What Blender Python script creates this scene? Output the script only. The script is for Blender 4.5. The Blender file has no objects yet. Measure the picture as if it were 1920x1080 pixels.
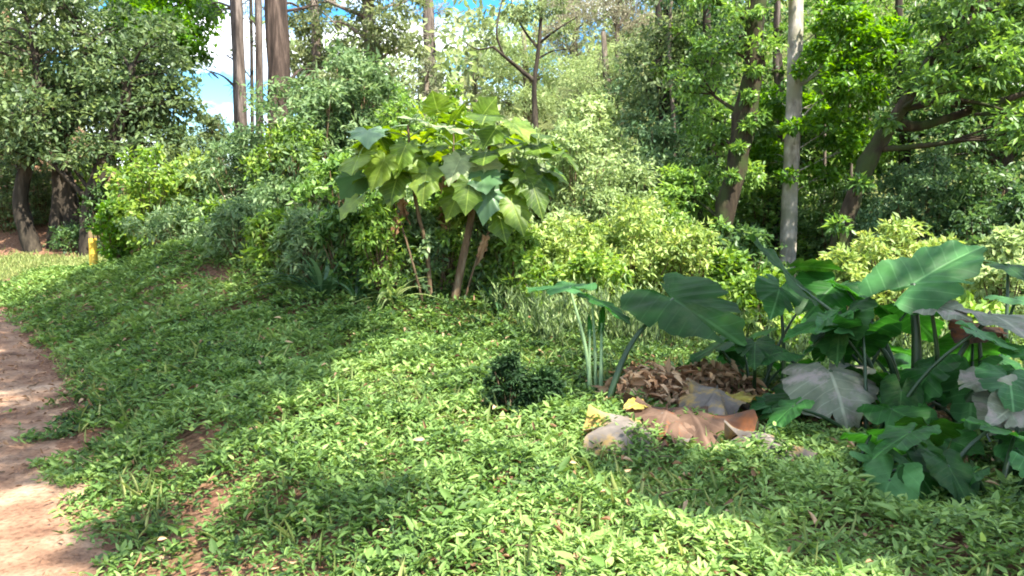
import bpy, math
import numpy as np
from mathutils import Vector
R = math.radians
sc = bpy.context.scene
COL = sc.collection

# ------------------------------------------------------------------ camera
F = 1400.0
CAMZ = 1.6
PITCH = math.atan(120.0 / F)
cd = bpy.data.cameras.new('camera'); cam = bpy.data.objects.new('camera', cd); COL.objects.link(cam)
cd.sensor_width = 36; cd.lens = 36 * F / 1920; cd.clip_end = 1000; cd.clip_start = 0.05
cam.location = (0, 0, CAMZ); cam.rotation_euler = (R(90) - PITCH, 0, 0)
sc.camera = cam
FW = np.array([0, math.cos(PITCH), -math.sin(PITCH)]); UP = np.array([0, math.sin(PITCH), math.cos(PITCH)])
def P(px, py, d):
    return np.array([0, 0, CAMZ]) + d * (FW + (px - 960) / F * np.array([1., 0, 0]) + (540 - py) / F * UP)

# ------------------------------------------------------------------ terrain
def ss(a, b, x):
    t = np.clip((np.asarray(x, float) - a) / (b - a), 0, 1); return t * t * (3 - 2 * t)
def wob(x, y, s, seed=0.):
    return (np.sin(x * 1.3 * s + seed) * np.cos(y * 1.1 * s + 1.7 * seed) + np.sin((x + y) * .73 * s + 2.1 + seed) * .6
            + np.sin((x - 1.4 * y) * 1.9 * s + seed * .7) * .4) / 2
def Xe(y):
    return np.interp(y, [-40, 0, 3.37, 4.86, 7.17, 11.1, 16, 40], [6, -.25, -1.85, -2.95, -4.55, -7.6, -11.5, -30])
def hz(x, y):
    x = np.asarray(x, float); y = np.asarray(y, float)
    d = (x - Xe(y)) * .75
    slope = .04 * np.clip(y - 3, 0, 26) * (1 - .85 * ss(-1.5, 2.5, x))
    z = slope + .24 * ss(-.1, 1.0, d) + .03 * wob(x, y, 2.2) * ss(0, .8, d)
    z = z + .72 * np.exp(-((x + 4.5) / 3.0) ** 2 - ((y - 11.) / 3.6) ** 2) * ss(.2, 2.4, d)
    z = z + .25 * np.exp(-((x + 1.2) / 1.6) ** 2 - ((y - 9.6) / 1.8) ** 2)
    z = z - .22 * ss(.8, 3, x) * ss(5.6, 8, y) * (1 - ss(11, 15, y))
    ang = x / np.maximum(y, 1.)
    sl = np.interp(ang, [-.9, -.66, -.58, -.48, -.3, -.07, .17, .5], [.45, .42, .2, .02, .015, .16, .40, .44])
    z = z + sl * np.clip(y - 16, 0, 44) * ss(16, 24, y)
    return z
def ground(px, d):
    p = P(px, 540, d); return np.array([p[0], p[1], float(hz(p[0], p[1]))])
def hit(px, py):
    dr = FW + (px - 960) / F * np.array([1., 0, 0]) + (540 - py) / F * UP
    for t in np.arange(1.5, 60, .02):
        q = np.array([0, 0, CAMZ]) + dr * t
        if q[2] <= hz(q[0], q[1]): return np.array([q[0], q[1], float(hz(q[0], q[1]))])
    return q

# ------------------------------------------------------------------ helpers
def nrm(a):
    a = np.asarray(a, float); return a / np.maximum(np.linalg.norm(a, axis=-1, keepdims=True), 1e-9)
class MB:
    def __init__(s): s.V = []; s.Fs = []; s.T = []; s.M = []; s.LC = []; s.n = 0
    def add(s, V, Fc, t=.5, m=0, lc=None):
        V = np.asarray(V, float).reshape(-1, 3); Fc = np.asarray(Fc, int).reshape(-1, 3)
        s.V.append(V); s.Fs.append(Fc + s.n); s.n += len(V)
        s.T.append(np.broadcast_to(np.asarray(t, float), (len(V),)))
        s.M.append(np.full(len(Fc), m, int))
        s.LC.append(np.zeros((len(V), 3)) if lc is None else lc)
        return s
    def mesh(s, name, mats, smooth=True, off=(0, 0, 0)):
        V = np.concatenate(s.V) - np.asarray(off, float); Fc = np.concatenate(s.Fs)
        me = bpy.data.meshes.new(name)
        me.vertices.add(len(V)); me.vertices.foreach_set('co', V.astype(np.float32).ravel())
        me.loops.add(Fc.size); me.loops.foreach_set('vertex_index', Fc.astype(np.int32).ravel())
        me.polygons.add(len(Fc)); me.polygons.foreach_set('loop_start', np.arange(0, Fc.size, 3, dtype=np.int32))
        me.polygons.foreach_set('loop_total', np.full(len(Fc), 3, np.int32))
        me.polygons.foreach_set('material_index', np.concatenate(s.M).astype(np.int32))
        me.polygons.foreach_set('use_smooth', np.full(len(Fc), smooth, bool))
        a = me.attributes.new('tint', 'FLOAT', 'POINT'); a.data.foreach_set('value', np.concatenate(s.T).astype(np.float32))
        lc = np.concatenate(s.LC)
        if np.any(lc):
            a = me.attributes.new('leafco', 'FLOAT_VECTOR', 'POINT'); a.data.foreach_set('vector', lc.astype(np.float32).ravel())
        me.update(); me.validate()
        for m in (mats if isinstance(mats, (list, tuple)) else [mats]): me.materials.append(m)
        return me
    def build(s, name, mats, parent=None, smooth=True):
        return obj(name, s.mesh(name, mats, smooth, (0, 0, 0) if parent is None else tuple(parent['at'])), parent)
def obj(name, me, parent=None):
    o = bpy.data.objects.new(name, me); COL.objects.link(o)
    if parent is not None:
        o.parent = parent
    return o
def tag(o, label=None, cat=None, group=None, kind=None):
    if label: o['label'] = label
    if cat: o['category'] = cat
    if group: o['group'] = group
    if kind: o['kind'] = kind
    return o
def empty(name, loc, label=None, cat=None, group=None):
    o = bpy.data.objects.new(name, None); COL.objects.link(o); o.location = tuple(loc); o['at'] = [float(v) for v in loc]
    return tag(o, label, cat, group)

def curve(pts, n=12):
    pts = np.asarray(pts, float)
    if len(pts) < 3: return np.linspace(pts[0], pts[-1], n)
    t = np.concatenate([[0], np.cumsum(np.linalg.norm(np.diff(pts, axis=0), axis=1))]); t /= t[-1]
    m = np.gradient(pts, t, axis=0); u = np.linspace(0, 1, n); k = np.clip(np.searchsorted(t, u, 'right') - 1, 0, len(t) - 2)
    h = (t[k + 1] - t[k])[:, None]; s = ((u - t[k])[:, None]) / h
    return ((2 * s**3 - 3 * s**2 + 1) * pts[k] + (s**3 - 2 * s**2 + s) * h * m[k] + (-2 * s**3 + 3 * s**2) * pts[k + 1] + (s**3 - s**2) * h * m[k + 1])
def tube(mb, pts, rad, sides=8, n=12, jit=0., rng=None, t=.5, m=0, cap=True):
    c = curve(pts, n); rad = np.interp(np.linspace(0, 1, n), np.linspace(0, 1, len(np.atleast_1d(rad))), np.atleast_1d(rad))
    T = nrm(np.gradient(c, axis=0)); ref = np.array([.31, .9, .2]) if abs(T[0, 2]) > .7 else np.array([0., 0, 1])
    A = nrm(np.cross(T, ref)); B = np.cross(T, A)
    a = np.arange(sides) / sides * 2 * np.pi
    rr = rad[:, None] * np.ones(sides)
    if jit: rr = rr * (1 + jit * rng.standard_normal((n, sides)))
    V = c[:, None] + rr[..., None] * (np.cos(a)[None, :, None] * A[:, None] + np.sin(a)[None, :, None] * B[:, None])
    i, j = np.meshgrid(np.arange(n - 1), np.arange(sides), indexing='ij'); j2 = (j + 1) % sides
    p, q, r_, s_ = i * sides + j, i * sides + j2, (i + 1) * sides + j2, (i + 1) * sides + j
    Fc = np.concatenate([np.stack([p, q, r_], -1).reshape(-1, 3), np.stack([p, r_, s_], -1).reshape(-1, 3)])
    V = V.reshape(-1, 3)
    if cap:
        V = np.vstack([V, c[-1] + T[-1] * rad[-1] * .4]); e = (n - 1) * sides
        Fc = np.vstack([Fc, np.stack([e + np.arange(sides), e + (np.arange(sides) + 1) % sides, np.full(sides, len(V) - 1)], -1)])
    mb.add(V, Fc, t, m)
    return c
def leaves(mb, C, D, N, L, W, t, det=0, fold=.12, droop=.12, m=0):
    C = np.asarray(C, float); n = len(C); D = nrm(D); S = nrm(np.cross(D, N)); N = np.cross(S, D)
    L = np.broadcast_to(L, (n,))[:, None]; W = np.broadcast_to(W, (n,))[:, None]
    tip = C + D * L - N * droop * L
    if det == 0:
        pm = C + D * L * .45 + N * fold * W
        V = np.stack([C, pm + S * W * .5, tip, pm - S * W * .5], 1); base = np.array([[0, 1, 2], [0, 2, 3]]); k = 4
    else:
        a = C + D * L * .3 + N * (fold * W - droop * L * .05); b = C + D * L * .64 + N * (fold * W * .8 - droop * L * .4)
        V = np.stack([C, a + S * W * .46, b + S * W * .36, tip, b - S * W * .36, a - S * W * .46], 1)
        base = np.array([[0, 1, 2], [0, 2, 3], [0, 3, 4], [0, 4, 5]]); k = 6
    Fc = base[None] + (np.arange(n) * k)[:, None, None]
    mb.add(V.reshape(-1, 3), Fc, np.repeat(np.broadcast_to(t, (n,)), k), m)
def crown(mb, rng, blobs, n, L, W, up=.9, droopy=.1, nsub=26, spread=.2, det=0, tb=0., m=0, outw=.7):
    """blobs: list (centre, (rx,ry,rz)); leaves gather in sprays spread through each blob"""
    wt = np.array([np.prod(np.asarray(b[1])) ** (2 / 3) for b in blobs]); wt /= wt.sum()
    for b, w in zip(blobs, wt):
        c = np.asarray(b[0], float); r = np.asarray(b[1], float) * np.ones(3)
        ns = max(6, int(nsub)); k = max(4, int(n * w / ns))
        u = nrm(rng.standard_normal((ns, 3))); rad = rng.uniform(.25, 1, ns) ** .55
        sub = u * rad[:, None]
        pos = np.repeat(sub, k, 0) + rng.standard_normal((ns * k, 3)) * spread * np.array([1, 1, .55])
        ou = nrm(np.repeat(u, k, 0) + rng.standard_normal((ns * k, 3)) * .5)
        D = nrm(ou * outw + rng.standard_normal((ns * k, 3)) * .55 + np.array([0, 0, -droopy]))
        N = nrm(np.array([0, 0, up]) + ou * .45 + rng.standard_normal((ns * k, 3)) * .45)
        tt = np.clip(np.repeat(rng.normal(.5, .17, ns), k) + rng.normal(0, .13, ns * k) + tb, 0, 1)
        leaves(mb, c + pos * r, D, N, L * rng.uniform(.7, 1.3, ns * k), W * rng.uniform(.7, 1.25, ns * k), tt, det, m=m)

# ------------------------------------------------------------------ materials
def newmat(name):
    m = bpy.data.materials.new(name); m.use_nodes = True; nt = m.node_tree; nt.nodes.clear()
    return m, nt, nt.nodes.new, nt.links.new
def ramp(nt, stops):
    r = nt.nodes.new('ShaderNodeValToRGB'); e = r.color_ramp.elements
    while len(e) < len(stops): e.new(.5)
    for x, (p, c) in zip(e, stops): x.position = p; x.color = (*c, 1)
    return r
def leafmat(name, dark, mid, light, trans=.38, rough=.5, spec=.35, veins=False, spots=None, vk=.6):
    m, nt, N, Lk = newmat(name)
    at = N('ShaderNodeAttribute'); at.attribute_name = 'tint'
    oi = N('ShaderNodeObjectInfo'); ad = N('ShaderNodeMath'); ad.operation = 'MULTIPLY_ADD'; ad.inputs[1].default_value = .24; 
    Lk(oi.outputs['Random'], ad.inputs[0]); sb = N('ShaderNodeMath'); sb.operation = 'SUBTRACT'; sb.inputs[1].default_value = .12
    Lk(at.outputs['Fac'], ad.inputs[2]); Lk(ad.outputs[0], sb.inputs[0])
    r = ramp(nt, [(.05, dark), (.5, mid), (.95, light)]); Lk(sb.outputs[0], r.inputs[0])
    col = r.outputs[0]
    if veins:
        lc = N('ShaderNodeAttribute'); lc.attribute_name = 'leafco'; sep = N('ShaderNodeSeparateXYZ'); Lk(lc.outputs['Vector'], sep.inputs[0])
        ab = N('ShaderNodeMath'); ab.operation = 'ABSOLUTE'; Lk(sep.outputs[0], ab.inputs[0])
        mr = N('ShaderNodeMapRange'); mr.inputs[1].default_value = .008; mr.inputs[2].default_value = .022; mr.inputs[3].default_value = 1; mr.inputs[4].default_value = 0
        Lk(ab.outputs[0], mr.inputs[0])
        ma = N('ShaderNodeMath'); ma.operation = 'MULTIPLY_ADD'; ma.inputs[1].default_value = -.55; Lk(ab.outputs[0], ma.inputs[0]); Lk(sep.outputs[1], ma.inputs[2])
        mu = N('ShaderNodeMath'); mu.operation = 'MULTIPLY'; mu.inputs[1].default_value = 6.5; Lk(ma.outputs[0], mu.inputs[0])
        fr = N('ShaderNodeMath'); fr.operation = 'PINGPONG'; fr.inputs[1].default_value = .5; Lk(mu.outputs[0], fr.inputs[0])
        m2 = N('ShaderNodeMapRange'); m2.inputs[1].default_value = .02; m2.inputs[2].default_value = .075; m2.inputs[3].default_value = .45; m2.inputs[4].default_value = 0
        Lk(fr.outputs[0], m2.inputs[0])
        mx = N('ShaderNodeMath'); mx.operation = 'MAXIMUM'; Lk(mr.outputs[0], mx.inputs[0]); Lk(m2.outputs[0], mx.inputs[1])
        sc_ = N('ShaderNodeMath'); sc_.operation = 'MULTIPLY'; sc_.inputs[1].default_value = vk; Lk(mx.outputs[0], sc_.inputs[0])
        mc = N('ShaderNodeMix'); mc.data_type = 'RGBA'; Lk(sc_.outputs[0], mc.inputs[0]); Lk(col, mc.inputs[6])
        mc.inputs[7].default_value = (*[min(.6, c * 1.25 + .02) for c in light], 1); col = mc.outputs[2]
        ns = N('ShaderNodeTexNoise'); ns.inputs['Scale'].default_value = 3.5; ns.inputs['Detail'].default_value = 4; Lk(lc.outputs['Vector'], ns.inputs['Vector'])
        m3 = N('ShaderNodeMapRange'); m3.inputs[1].default_value = .35; m3.inputs[2].default_value = .7; m3.inputs[3].default_value = .72; m3.inputs[4].default_value = 1.3; Lk(ns.outputs[0], m3.inputs[0])
        mm = N('ShaderNodeMix'); mm.data_type = 'RGBA'; mm.blend_type = 'MULTIPLY'; mm.inputs[0].default_value = 1; Lk(col, mm.inputs[6])
        cb = N('ShaderNodeCombineColor'); [Lk(m3.outputs[0], cb.inputs[i]) for i in range(3)]; Lk(cb.outputs[0], mm.inputs[7]); col = mm.outputs[2]
        if spots:
            n2 = N('ShaderNodeTexNoise'); n2.inputs['Scale'].default_value = 2.3; n2.inputs['Detail'].default_value = 6; n2.inputs['Roughness'].default_value = .7; Lk(lc.outputs['Vector'], n2.inputs['Vector'])
            m4 = N('ShaderNodeMapRange'); m4.inputs[1].default_value = .5; m4.inputs[2].default_value = .62; Lk(n2.outputs[0], m4.inputs[0])
            m5 = N('ShaderNodeMix'); m5.data_type = 'RGBA'; Lk(m4.outputs[0], m5.inputs[0]); Lk(col, m5.inputs[6]); m5.inputs[7].default_value = (*spots, 1); col = m5.outputs[2]
    b = N('ShaderNodeBsdfPrincipled'); b.inputs['Roughness'].default_value = rough; b.inputs['Specular IOR Level'].default_value = spec
    Lk(col, b.inputs['Base Color'])
    if veins:
        bp = N('ShaderNodeBump'); bp.inputs['Strength'].default_value = .25; bp.inputs['Distance'].default_value = .008
        Lk(mx.outputs[0], bp.inputs['Height']); Lk(bp.outputs[0], b.inputs['Normal'])
    tr = N('ShaderNodeBsdfTranslucent'); hs = N('ShaderNodeHueSaturation'); hs.inputs['Hue'].default_value = .485; hs.inputs['Saturation'].default_value = 1.15; hs.inputs['Value'].default_value = 1.5
    Lk(col, hs.inputs['Color']); Lk(hs.outputs[0], tr.inputs['Color'])
    ms = N('ShaderNodeMixShader'); ms.inputs[0].default_value = trans; Lk(b.outputs[0], ms.inputs[1]); Lk(tr.outputs[0], ms.inputs[2])
    o = N('ShaderNodeOutputMaterial'); Lk(ms.outputs[0], o.inputs['Surface'])
    return m
def barkmat(name, a, b, c, scale=6, stretch=.18, bump=.6, moss=None):
    m, nt, N, Lk = newmat(name)
    tc = N('ShaderNodeTexCoord'); mp = N('ShaderNodeMapping'); mp.inputs['Scale'].default_value = (1, 1, stretch); Lk(tc.outputs['Object'], mp.inputs[0])
    ns = N('ShaderNodeTexNoise'); ns.inputs['Scale'].default_value = scale; ns.inputs['Detail'].default_value = 8; ns.inputs['Roughness'].default_value = .65; Lk(mp.outputs[0], ns.inputs['Vector'])
    r = ramp(nt, [(.3, a), (.52, b), (.72, c)]); Lk(ns.outputs[0], r.inputs[0]); col = r.outputs[0]
    if moss:
        n2 = N('ShaderNodeTexNoise'); n2.inputs['Scale'].default_value = 2.2; n2.inputs['Detail'].default_value = 5; Lk(tc.outputs['Object'], n2.inputs['Vector'])
        mr = N('ShaderNodeMapRange'); mr.inputs[1].default_value = .45; mr.inputs[2].default_value = .6; Lk(n2.outputs[0], mr.inputs[0])
        mx = N('ShaderNodeMix'); mx.data_type = 'RGBA'; Lk(mr.outputs[0], mx.inputs[0]); Lk(col, mx.inputs[6]); mx.inputs[7].default_value = (*moss, 1); col = mx.outputs[2]
    bs = N('ShaderNodeBsdfPrincipled'); bs.inputs['Roughness'].default_value = .9; bs.inputs['Specular IOR Level'].default_value = .15; Lk(col, bs.inputs['Base Color'])
    bp = N('ShaderNodeBump'); bp.inputs['Strength'].default_value = bump; bp.inputs['Distance'].default_value = .05; Lk(ns.outputs[0], bp.inputs['Height']); Lk(bp.outputs[0], bs.inputs['Normal'])
    o = N('ShaderNodeOutputMaterial'); Lk(bs.outputs[0], o.inputs['Surface']); return m

def sRGB(r, g, b, k=1.):
    return tuple(k * ((c / 255) ** 2.2) for c in (r, g, b))
M = {}
def lm(key, d, mi, li, **kw): M[key] = leafmat(key, d, mi, li, **kw)
lm('cover', (.016, .042, .012), (.105, .19, .042), (.29, .41, .12), trans=.3, rough=.55, spec=.25)
lm('sage', (.035, .075, .025), (.12, .20, .075), (.27, .36, .17), trans=.38, rough=.6)
lm('sage_dry', (.07, .085, .045), (.16, .19, .10), (.32, .33, .2), trans=.3, rough=.7)
lm('yellow_green', (.10, .16, .035), (.24, .34, .085), (.46, .49, .16), trans=.35)
lm('lime', (.05, .11, .015), (.14, .25, .04), (.30, .40, .09), trans=.4)
lm('shadow_bush', (.007, .02, .007), (.018, .045, .014), (.05, .10, .03), trans=.2, rough=.6, spec=.15)  # near-black leaf colour that carries the shadow patch on the ground cover
lm('broad', (0.031, 0.078, 0.019), (0.100, 0.195, 0.042), (0.229, 0.364, 0.078), trans=.4, rough=.4)
lm('dark', (0.026, 0.058, 0.021), (0.064, 0.130, 0.039), (0.157, 0.247, 0.078), trans=.38, rough=.45)
lm('left_tree', (0.029, 0.057, 0.023), (0.086, 0.138, 0.052), (0.196, 0.259, 0.098), trans=.38, rough=.5)
lm('bright', (.03, .09, .01), (.09, .21, .02), (.2, .36, .05), trans=.5, rough=.4)
lm('olive', (.04, .065, .024), (.11, .16, .06), (.22, .27, .12), trans=.38, rough=.6)
lm('pale', (.10, .15, .05), (.25, .34, .13), (.42, .5, .24), trans=.35, rough=.65)
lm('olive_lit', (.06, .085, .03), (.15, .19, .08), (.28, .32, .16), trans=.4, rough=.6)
lm('tan', (.13, .12, .075), (.25, .24, .15), (.4, .37, .27), trans=.3, rough=.75)
lm('needle', (.02, .04, .022), (.05, .085, .04), (.11, .15, .08), trans=.15, rough=.6)
lm('blue_shrub', (0.031, 0.072, 0.031), (0.086, 0.163, 0.065), (0.200, 0.299, 0.130), trans=.3, rough=.5)
lm('grass', (.06, .10, .025), (.16, .22, .06), (.34, .36, .13), trans=.35, rough=.6)
lm('lance', (.06, .11, .03), (.20, .28, .09), (.38, .45, .2), trans=.35, rough=.45)
lm('strap', (.02, .055, .02), (.06, .13, .05), (.14, .23, .11), trans=.25, rough=.4)
lm('dry', (.09, .045, .02), (.25, .14, .07), (.5, .34, .2), trans=.2, rough=.8)
lm('litter', (.08, .04, .018), (.25, .14, .07), (.45, .31, .18), trans=.15, rough=.8)
lm('ear_dark', (.008, .032, .007), (.014, .055, .009), (.03, .095, .016), trans=.4, rough=.5, spec=.14, veins=True, spots=(.03, .07, .015))
lm('ear_green', (.016, .07, .014), (.03, .12, .02), (.06, .2, .035), trans=.5, rough=.42, spec=.25, veins=True)
lm('ear_blue', (.02, .075, .02), (.04, .13, .034), (.09, .22, .07), trans=.36, rough=.5, spec=.18, veins=True)
lm('ear_grey', (.08, .10, .06), (.15, .165, .11), (.24, .25, .17), trans=.2, rough=.7, spec=.12, veins=True, spots=(.26, .22, .19))
lm('ear_brown', (0.044, 0.026, 0.018), (0.097, 0.060, 0.040), (0.176, 0.116, 0.080), trans=.06, rough=.9, spec=.08, veins=True, spots=(.2, .075, .03), vk=.2)
lm('ear_taupe', (.07, .06, .048), (.14, .12, .1), (.24, .2, .16), trans=.1, rough=.8, spec=.15, veins=True, spots=(.3, .2, .06), vk=.2)
lm('ear_yellow', (.22, .2, .04), (.38, .3, .05), (.5, .42, .1), trans=.3, rough=.55, veins=True, spots=(.3, .16, .06))
lm('lobed', (.03, .07, .01), (.11, .19, .022), (.27, .36, .055), trans=.5, rough=.45, veins=True)
lm('lobed_pale', (.10, .15, .06), (.2, .26, .12), (.32, .38, .2), trans=.3, rough=.6, veins=True)
lm('petiole', (.010, .028, .010), (.02, .045, .014), (.04, .08, .025), trans=.05, rough=.4)
lm('petiole_pale', (.10, .18, .08), (.2, .3, .14), (.3, .4, .22), trans=.1, rough=.4)
M['bark_dark'] = barkmat('bark_dark', (.012, .010, .008), (.035, .028, .02), (.08, .065, .045), 9)
M['bark_moss'] = barkmat('bark_moss', (.012, .009, .006), (.035, .026, .016), (.08, .06, .038), 9, moss=(.03, .042, .012))
M['bark_pine'] = barkmat('bark_pine', (.022, .017, .014), (.09, .072, .06), (.22, .18, .155), 9, .1, 1.)
M['bark_pine_dark'] = barkmat('bark_pine_dark', (.012, .009, .007), (.048, .034, .026), (.13, .095, .075), 9, .1, 1.)
M['bark_white'] = barkmat('bark_white', (.13, .11, .085), (.36, .32, .275), (.58, .53, .47), 7, .4, moss=(.22, .21, .15))
M['bark_grey'] = barkmat('bark_grey', (.05, .04, .03), (.13, .105, .08), (.24, .2, .16), 12)
M['stem'] = barkmat('stem', (.05, .032, .018), (.12, .08, .045), (.22, .165, .10), 16)

def groundmat():
    m, nt, N, Lk = newmat('ground_soil')
    g = N('ShaderNodeNewGeometry')
    n1 = N('ShaderNodeTexNoise'); n1.inputs['Scale'].default_value = .7; n1.inputs['Detail'].default_value = 8; n1.inputs['Roughness'].default_value = .6; Lk(g.outputs['Position'], n1.inputs['Vector'])
    n2 = N('ShaderNodeTexNoise'); n2.inputs['Scale'].default_value = 22; n2.inputs['Detail'].default_value = 6; n2.inputs['Roughness'].default_value = .7; Lk(g.outputs['Position'], n2.inputs['Vector'])
    soil = ramp(nt, [(.3, (.06, .03, .018)), (.5, (.16, .085, .05)), (.7, (.30, .175, .11))]); Lk(n2.outputs[0], soil.inputs[0])
    gr = ramp(nt, [(.3, (.03, .045, .012)), (.55, (.10, .115, .035)), (.75, (.24, .22, .09))]); Lk(n2.outputs[0], gr.inputs[0])
    at = N('ShaderNodeAttribute'); at.attribute_name = 'tint'
    ad = N('ShaderNodeMath'); ad.operation = 'ADD'; Lk(at.outputs['Fac'], ad.inputs[0])
    mr0 = N('ShaderNodeMapRange'); mr0.inputs[1].default_value = .3; mr0.inputs[2].default_value = .7; mr0.inputs[3].default_value = -.35; mr0.inputs[4].default_value = .35; Lk(n1.outputs[0], mr0.inputs[0]); Lk(mr0.outputs[0], ad.inputs[1])
    mr = N('ShaderNodeMapRange'); mr.inputs[1].default_value = .35; mr.inputs[2].default_value = .65; Lk(ad.outputs[0], mr.inputs[0])
    mx = N('ShaderNodeMix'); mx.data_type = 'RGBA'; Lk(mr.outputs[0], mx.inputs[0]); Lk(soil.outputs[0], mx.inputs[6]); Lk(gr.outputs[0], mx.inputs[7])
    b = N('ShaderNodeBsdfPrincipled'); b.inputs['Roughness'].default_value = .95; b.inputs['Specular IOR Level'].default_value = .1; Lk(mx.outputs[2], b.inputs['Base Color'])
    bp = N('ShaderNodeBump'); bp.inputs['Strength'].default_value = .8; bp.inputs['Distance'].default_value = .04; Lk(n2.outputs[0], bp.inputs['Height']); Lk(bp.outputs[0], b.inputs['Normal'])
    o = N('ShaderNodeOutputMaterial'); Lk(b.outputs[0], o.inputs['Surface']); return m
def pathmat():
    m, nt, N, Lk = newmat('path_earth')
    g = N('ShaderNodeNewGeometry')
    n1 = N('ShaderNodeTexNoise'); n1.inputs['Scale'].default_value = 2.2; n1.inputs['Detail'].default_value = 9; n1.inputs['Roughness'].default_value = .68; Lk(g.outputs['Position'], n1.inputs['Vector'])
    v = N('ShaderNodeTexNoise'); v.inputs['Scale'].default_value = 38; v.inputs['Detail'].default_value = 5; Lk(g.outputs['Position'], v.inputs['Vector'])
    r = ramp(nt, [(.28, (.085, .042, .026)), (.47, (.21, .125, .078)), (.72, (.38, .265, .175))]); Lk(n1.outputs[0], r.inputs[0])
    r2 = ramp(nt, [(.3, (.5, .46, .43)), (.5, (1, 1, 1)), (.72, (1.2, 1.15, 1.1))]); Lk(v.outputs[0], r2.inputs[0])
    mx = N('ShaderNodeMix'); mx.data_type = 'RGBA'; mx.blend_type = 'MULTIPLY'; mx.inputs[0].default_value = .8; Lk(r.outputs[0], mx.inputs[6]); Lk(r2.outputs[0], mx.inputs[7])
    b = N('ShaderNodeBsdfPrincipled'); b.inputs['Roughness'].default_value = .95; b.inputs['Specular IOR Level'].default_value = .1; Lk(mx.outputs[2], b.inputs['Base Color'])
    ad = N('ShaderNodeMath'); ad.operation = 'MULTIPLY_ADD'; ad.inputs[1].default_value = .35; Lk(v.outputs[0], ad.inputs[0]); Lk(n1.outputs[0], ad.inputs[2])
    bp = N('ShaderNodeBump'); bp.inputs['Strength'].default_value = .9; bp.inputs['Distance'].default_value = .06; Lk(ad.outputs[0], bp.inputs['Height']); Lk(bp.outputs[0], b.inputs['Normal'])
    o = N('ShaderNodeOutputMaterial'); Lk(b.outputs[0], o.inputs['Surface']); return m
M['ground'] = groundmat(); M['path'] = pathmat()

# ------------------------------------------------------------------ ground, path
def grid(mb, xs, ys, zf, tf=None):
    X, Y = np.meshgrid(xs, ys, indexing='ij'); Z = zf(X, Y); V = np.stack([X, Y, Z], -1).reshape(-1, 3)
    i, j = np.meshgrid(np.arange(len(xs) - 1), np.arange(len(ys) - 1), indexing='ij'); w = len(ys)
    p, q, r_, s_ = i * w + j, (i + 1) * w + j, (i + 1) * w + j + 1, i * w + j + 1
    Fc = np.concatenate([np.stack([p, q, r_], -1).reshape(-1, 3), np.stack([p, r_, s_], -1).reshape(-1, 3)])
    mb.add(V, Fc, 0.5 if tf is None else tf(X, Y).ravel())
def lawn_w(x, y):      # 1 on the far lawn
    d = x - Xe(y)
    return ss(13.5, 15, y) * (1 - ss(17.2, 18.4, y + .25 * (x + 12))) * (1 - ss(-6, -4, x))
def grassy(x, y):
    d = x - Xe(y)
    g = np.maximum(lawn_w(x, y), .22 + .5 * ss(0.5, 3, x) * ss(6.5, 8, y))
    g = np.where(y > 22, .42 + .48 * ss(-12, -6, x), g)
    return g
xs = np.concatenate([np.linspace(-150, -30, 25)[:-1], np.linspace(-30, -14, 33)[:-1], np.arange(-14, 8, .13), np.linspace(8, 30, 40)[1:], np.linspace(30, 150, 25)[1:]])
ys = np.concatenate([np.linspace(-60, -4, 15)[:-1], np.linspace(-4, 1, 18)[:-1], np.arange(1, 20, .13), np.linspace(20, 60, 70)[1:], np.linspace(60, 200, 25)[1:]])
mb = MB(); grid(mb, xs, ys, hz, grassy); tag(mb.build('ground', M['ground']), kind='structure')
mb = MB(); ys_p = np.arange(-4, 15, .12); us = np.linspace(-2.1, .36, 26); V = []
for y in ys_p:
    e = Xe(y) + .10 * wob(y, 0, 2.5) + .06 * wob(y, 3, 7); xx = e + us * 1.3
    V.append(np.stack([xx, np.full(26, y), hz(xx, y) + .014 - .03 * ss(.75, 1, (us + 2.1) / 2.46) - .03 * (1 - ss(0, .1, (us + 2.1) / 2.46))], -1))
V = np.array(V); i, j = np.meshgrid(np.arange(len(ys_p) - 1), np.arange(25), indexing='ij'); p = i * 26 + j
mb.add(V.reshape(-1, 3), np.concatenate([np.stack([p, p + 1, p + 27], -1).reshape(-1, 3), np.stack([p, p + 27, p + 26], -1).reshape(-1, 3)]))
tag(mb.build('path', M['path']), kind='structure')

# ------------------------------------------------------------------ ground cover (uncountable)
rng = np.random.default_rng(3)
def scatter(n, x0, x1, y0, y1): return rng.uniform(x0, x1, n), rng.uniform(y0, y1, n)
def in_view(x, y, m=1.6): return np.abs(x) < .70 * y + m
def bare(x, y):        # bare soil showing through
    b = .95 * np.exp(-(((x + 1.95) / .24) ** 2 + ((y - 4.55) / .3) ** 2)) + .95 * np.exp(-(((x + 1.55) / .22) ** 2 + ((y - 3.7) / .4) ** 2)) \
        + .8 * np.exp(-(((x + 1.25) / .55) ** 2 + ((y - 3.0) / .3) ** 2)) + .8 * np.exp(-(((x - 1.25) / .6) ** 2 + ((y - 6.15) / .5) ** 2)) \
        + 1.2 * np.exp(-(((x - 2.6) / 1.0) ** 2 + ((y - 5.0) / .8) ** 2)) + .7 * np.exp(-(((x + 3.6) / .5) ** 2 + ((y - 9.2) / .25) ** 2))
    return b
up_ = np.array([0, 0, 1.])
mb = MB()
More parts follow.
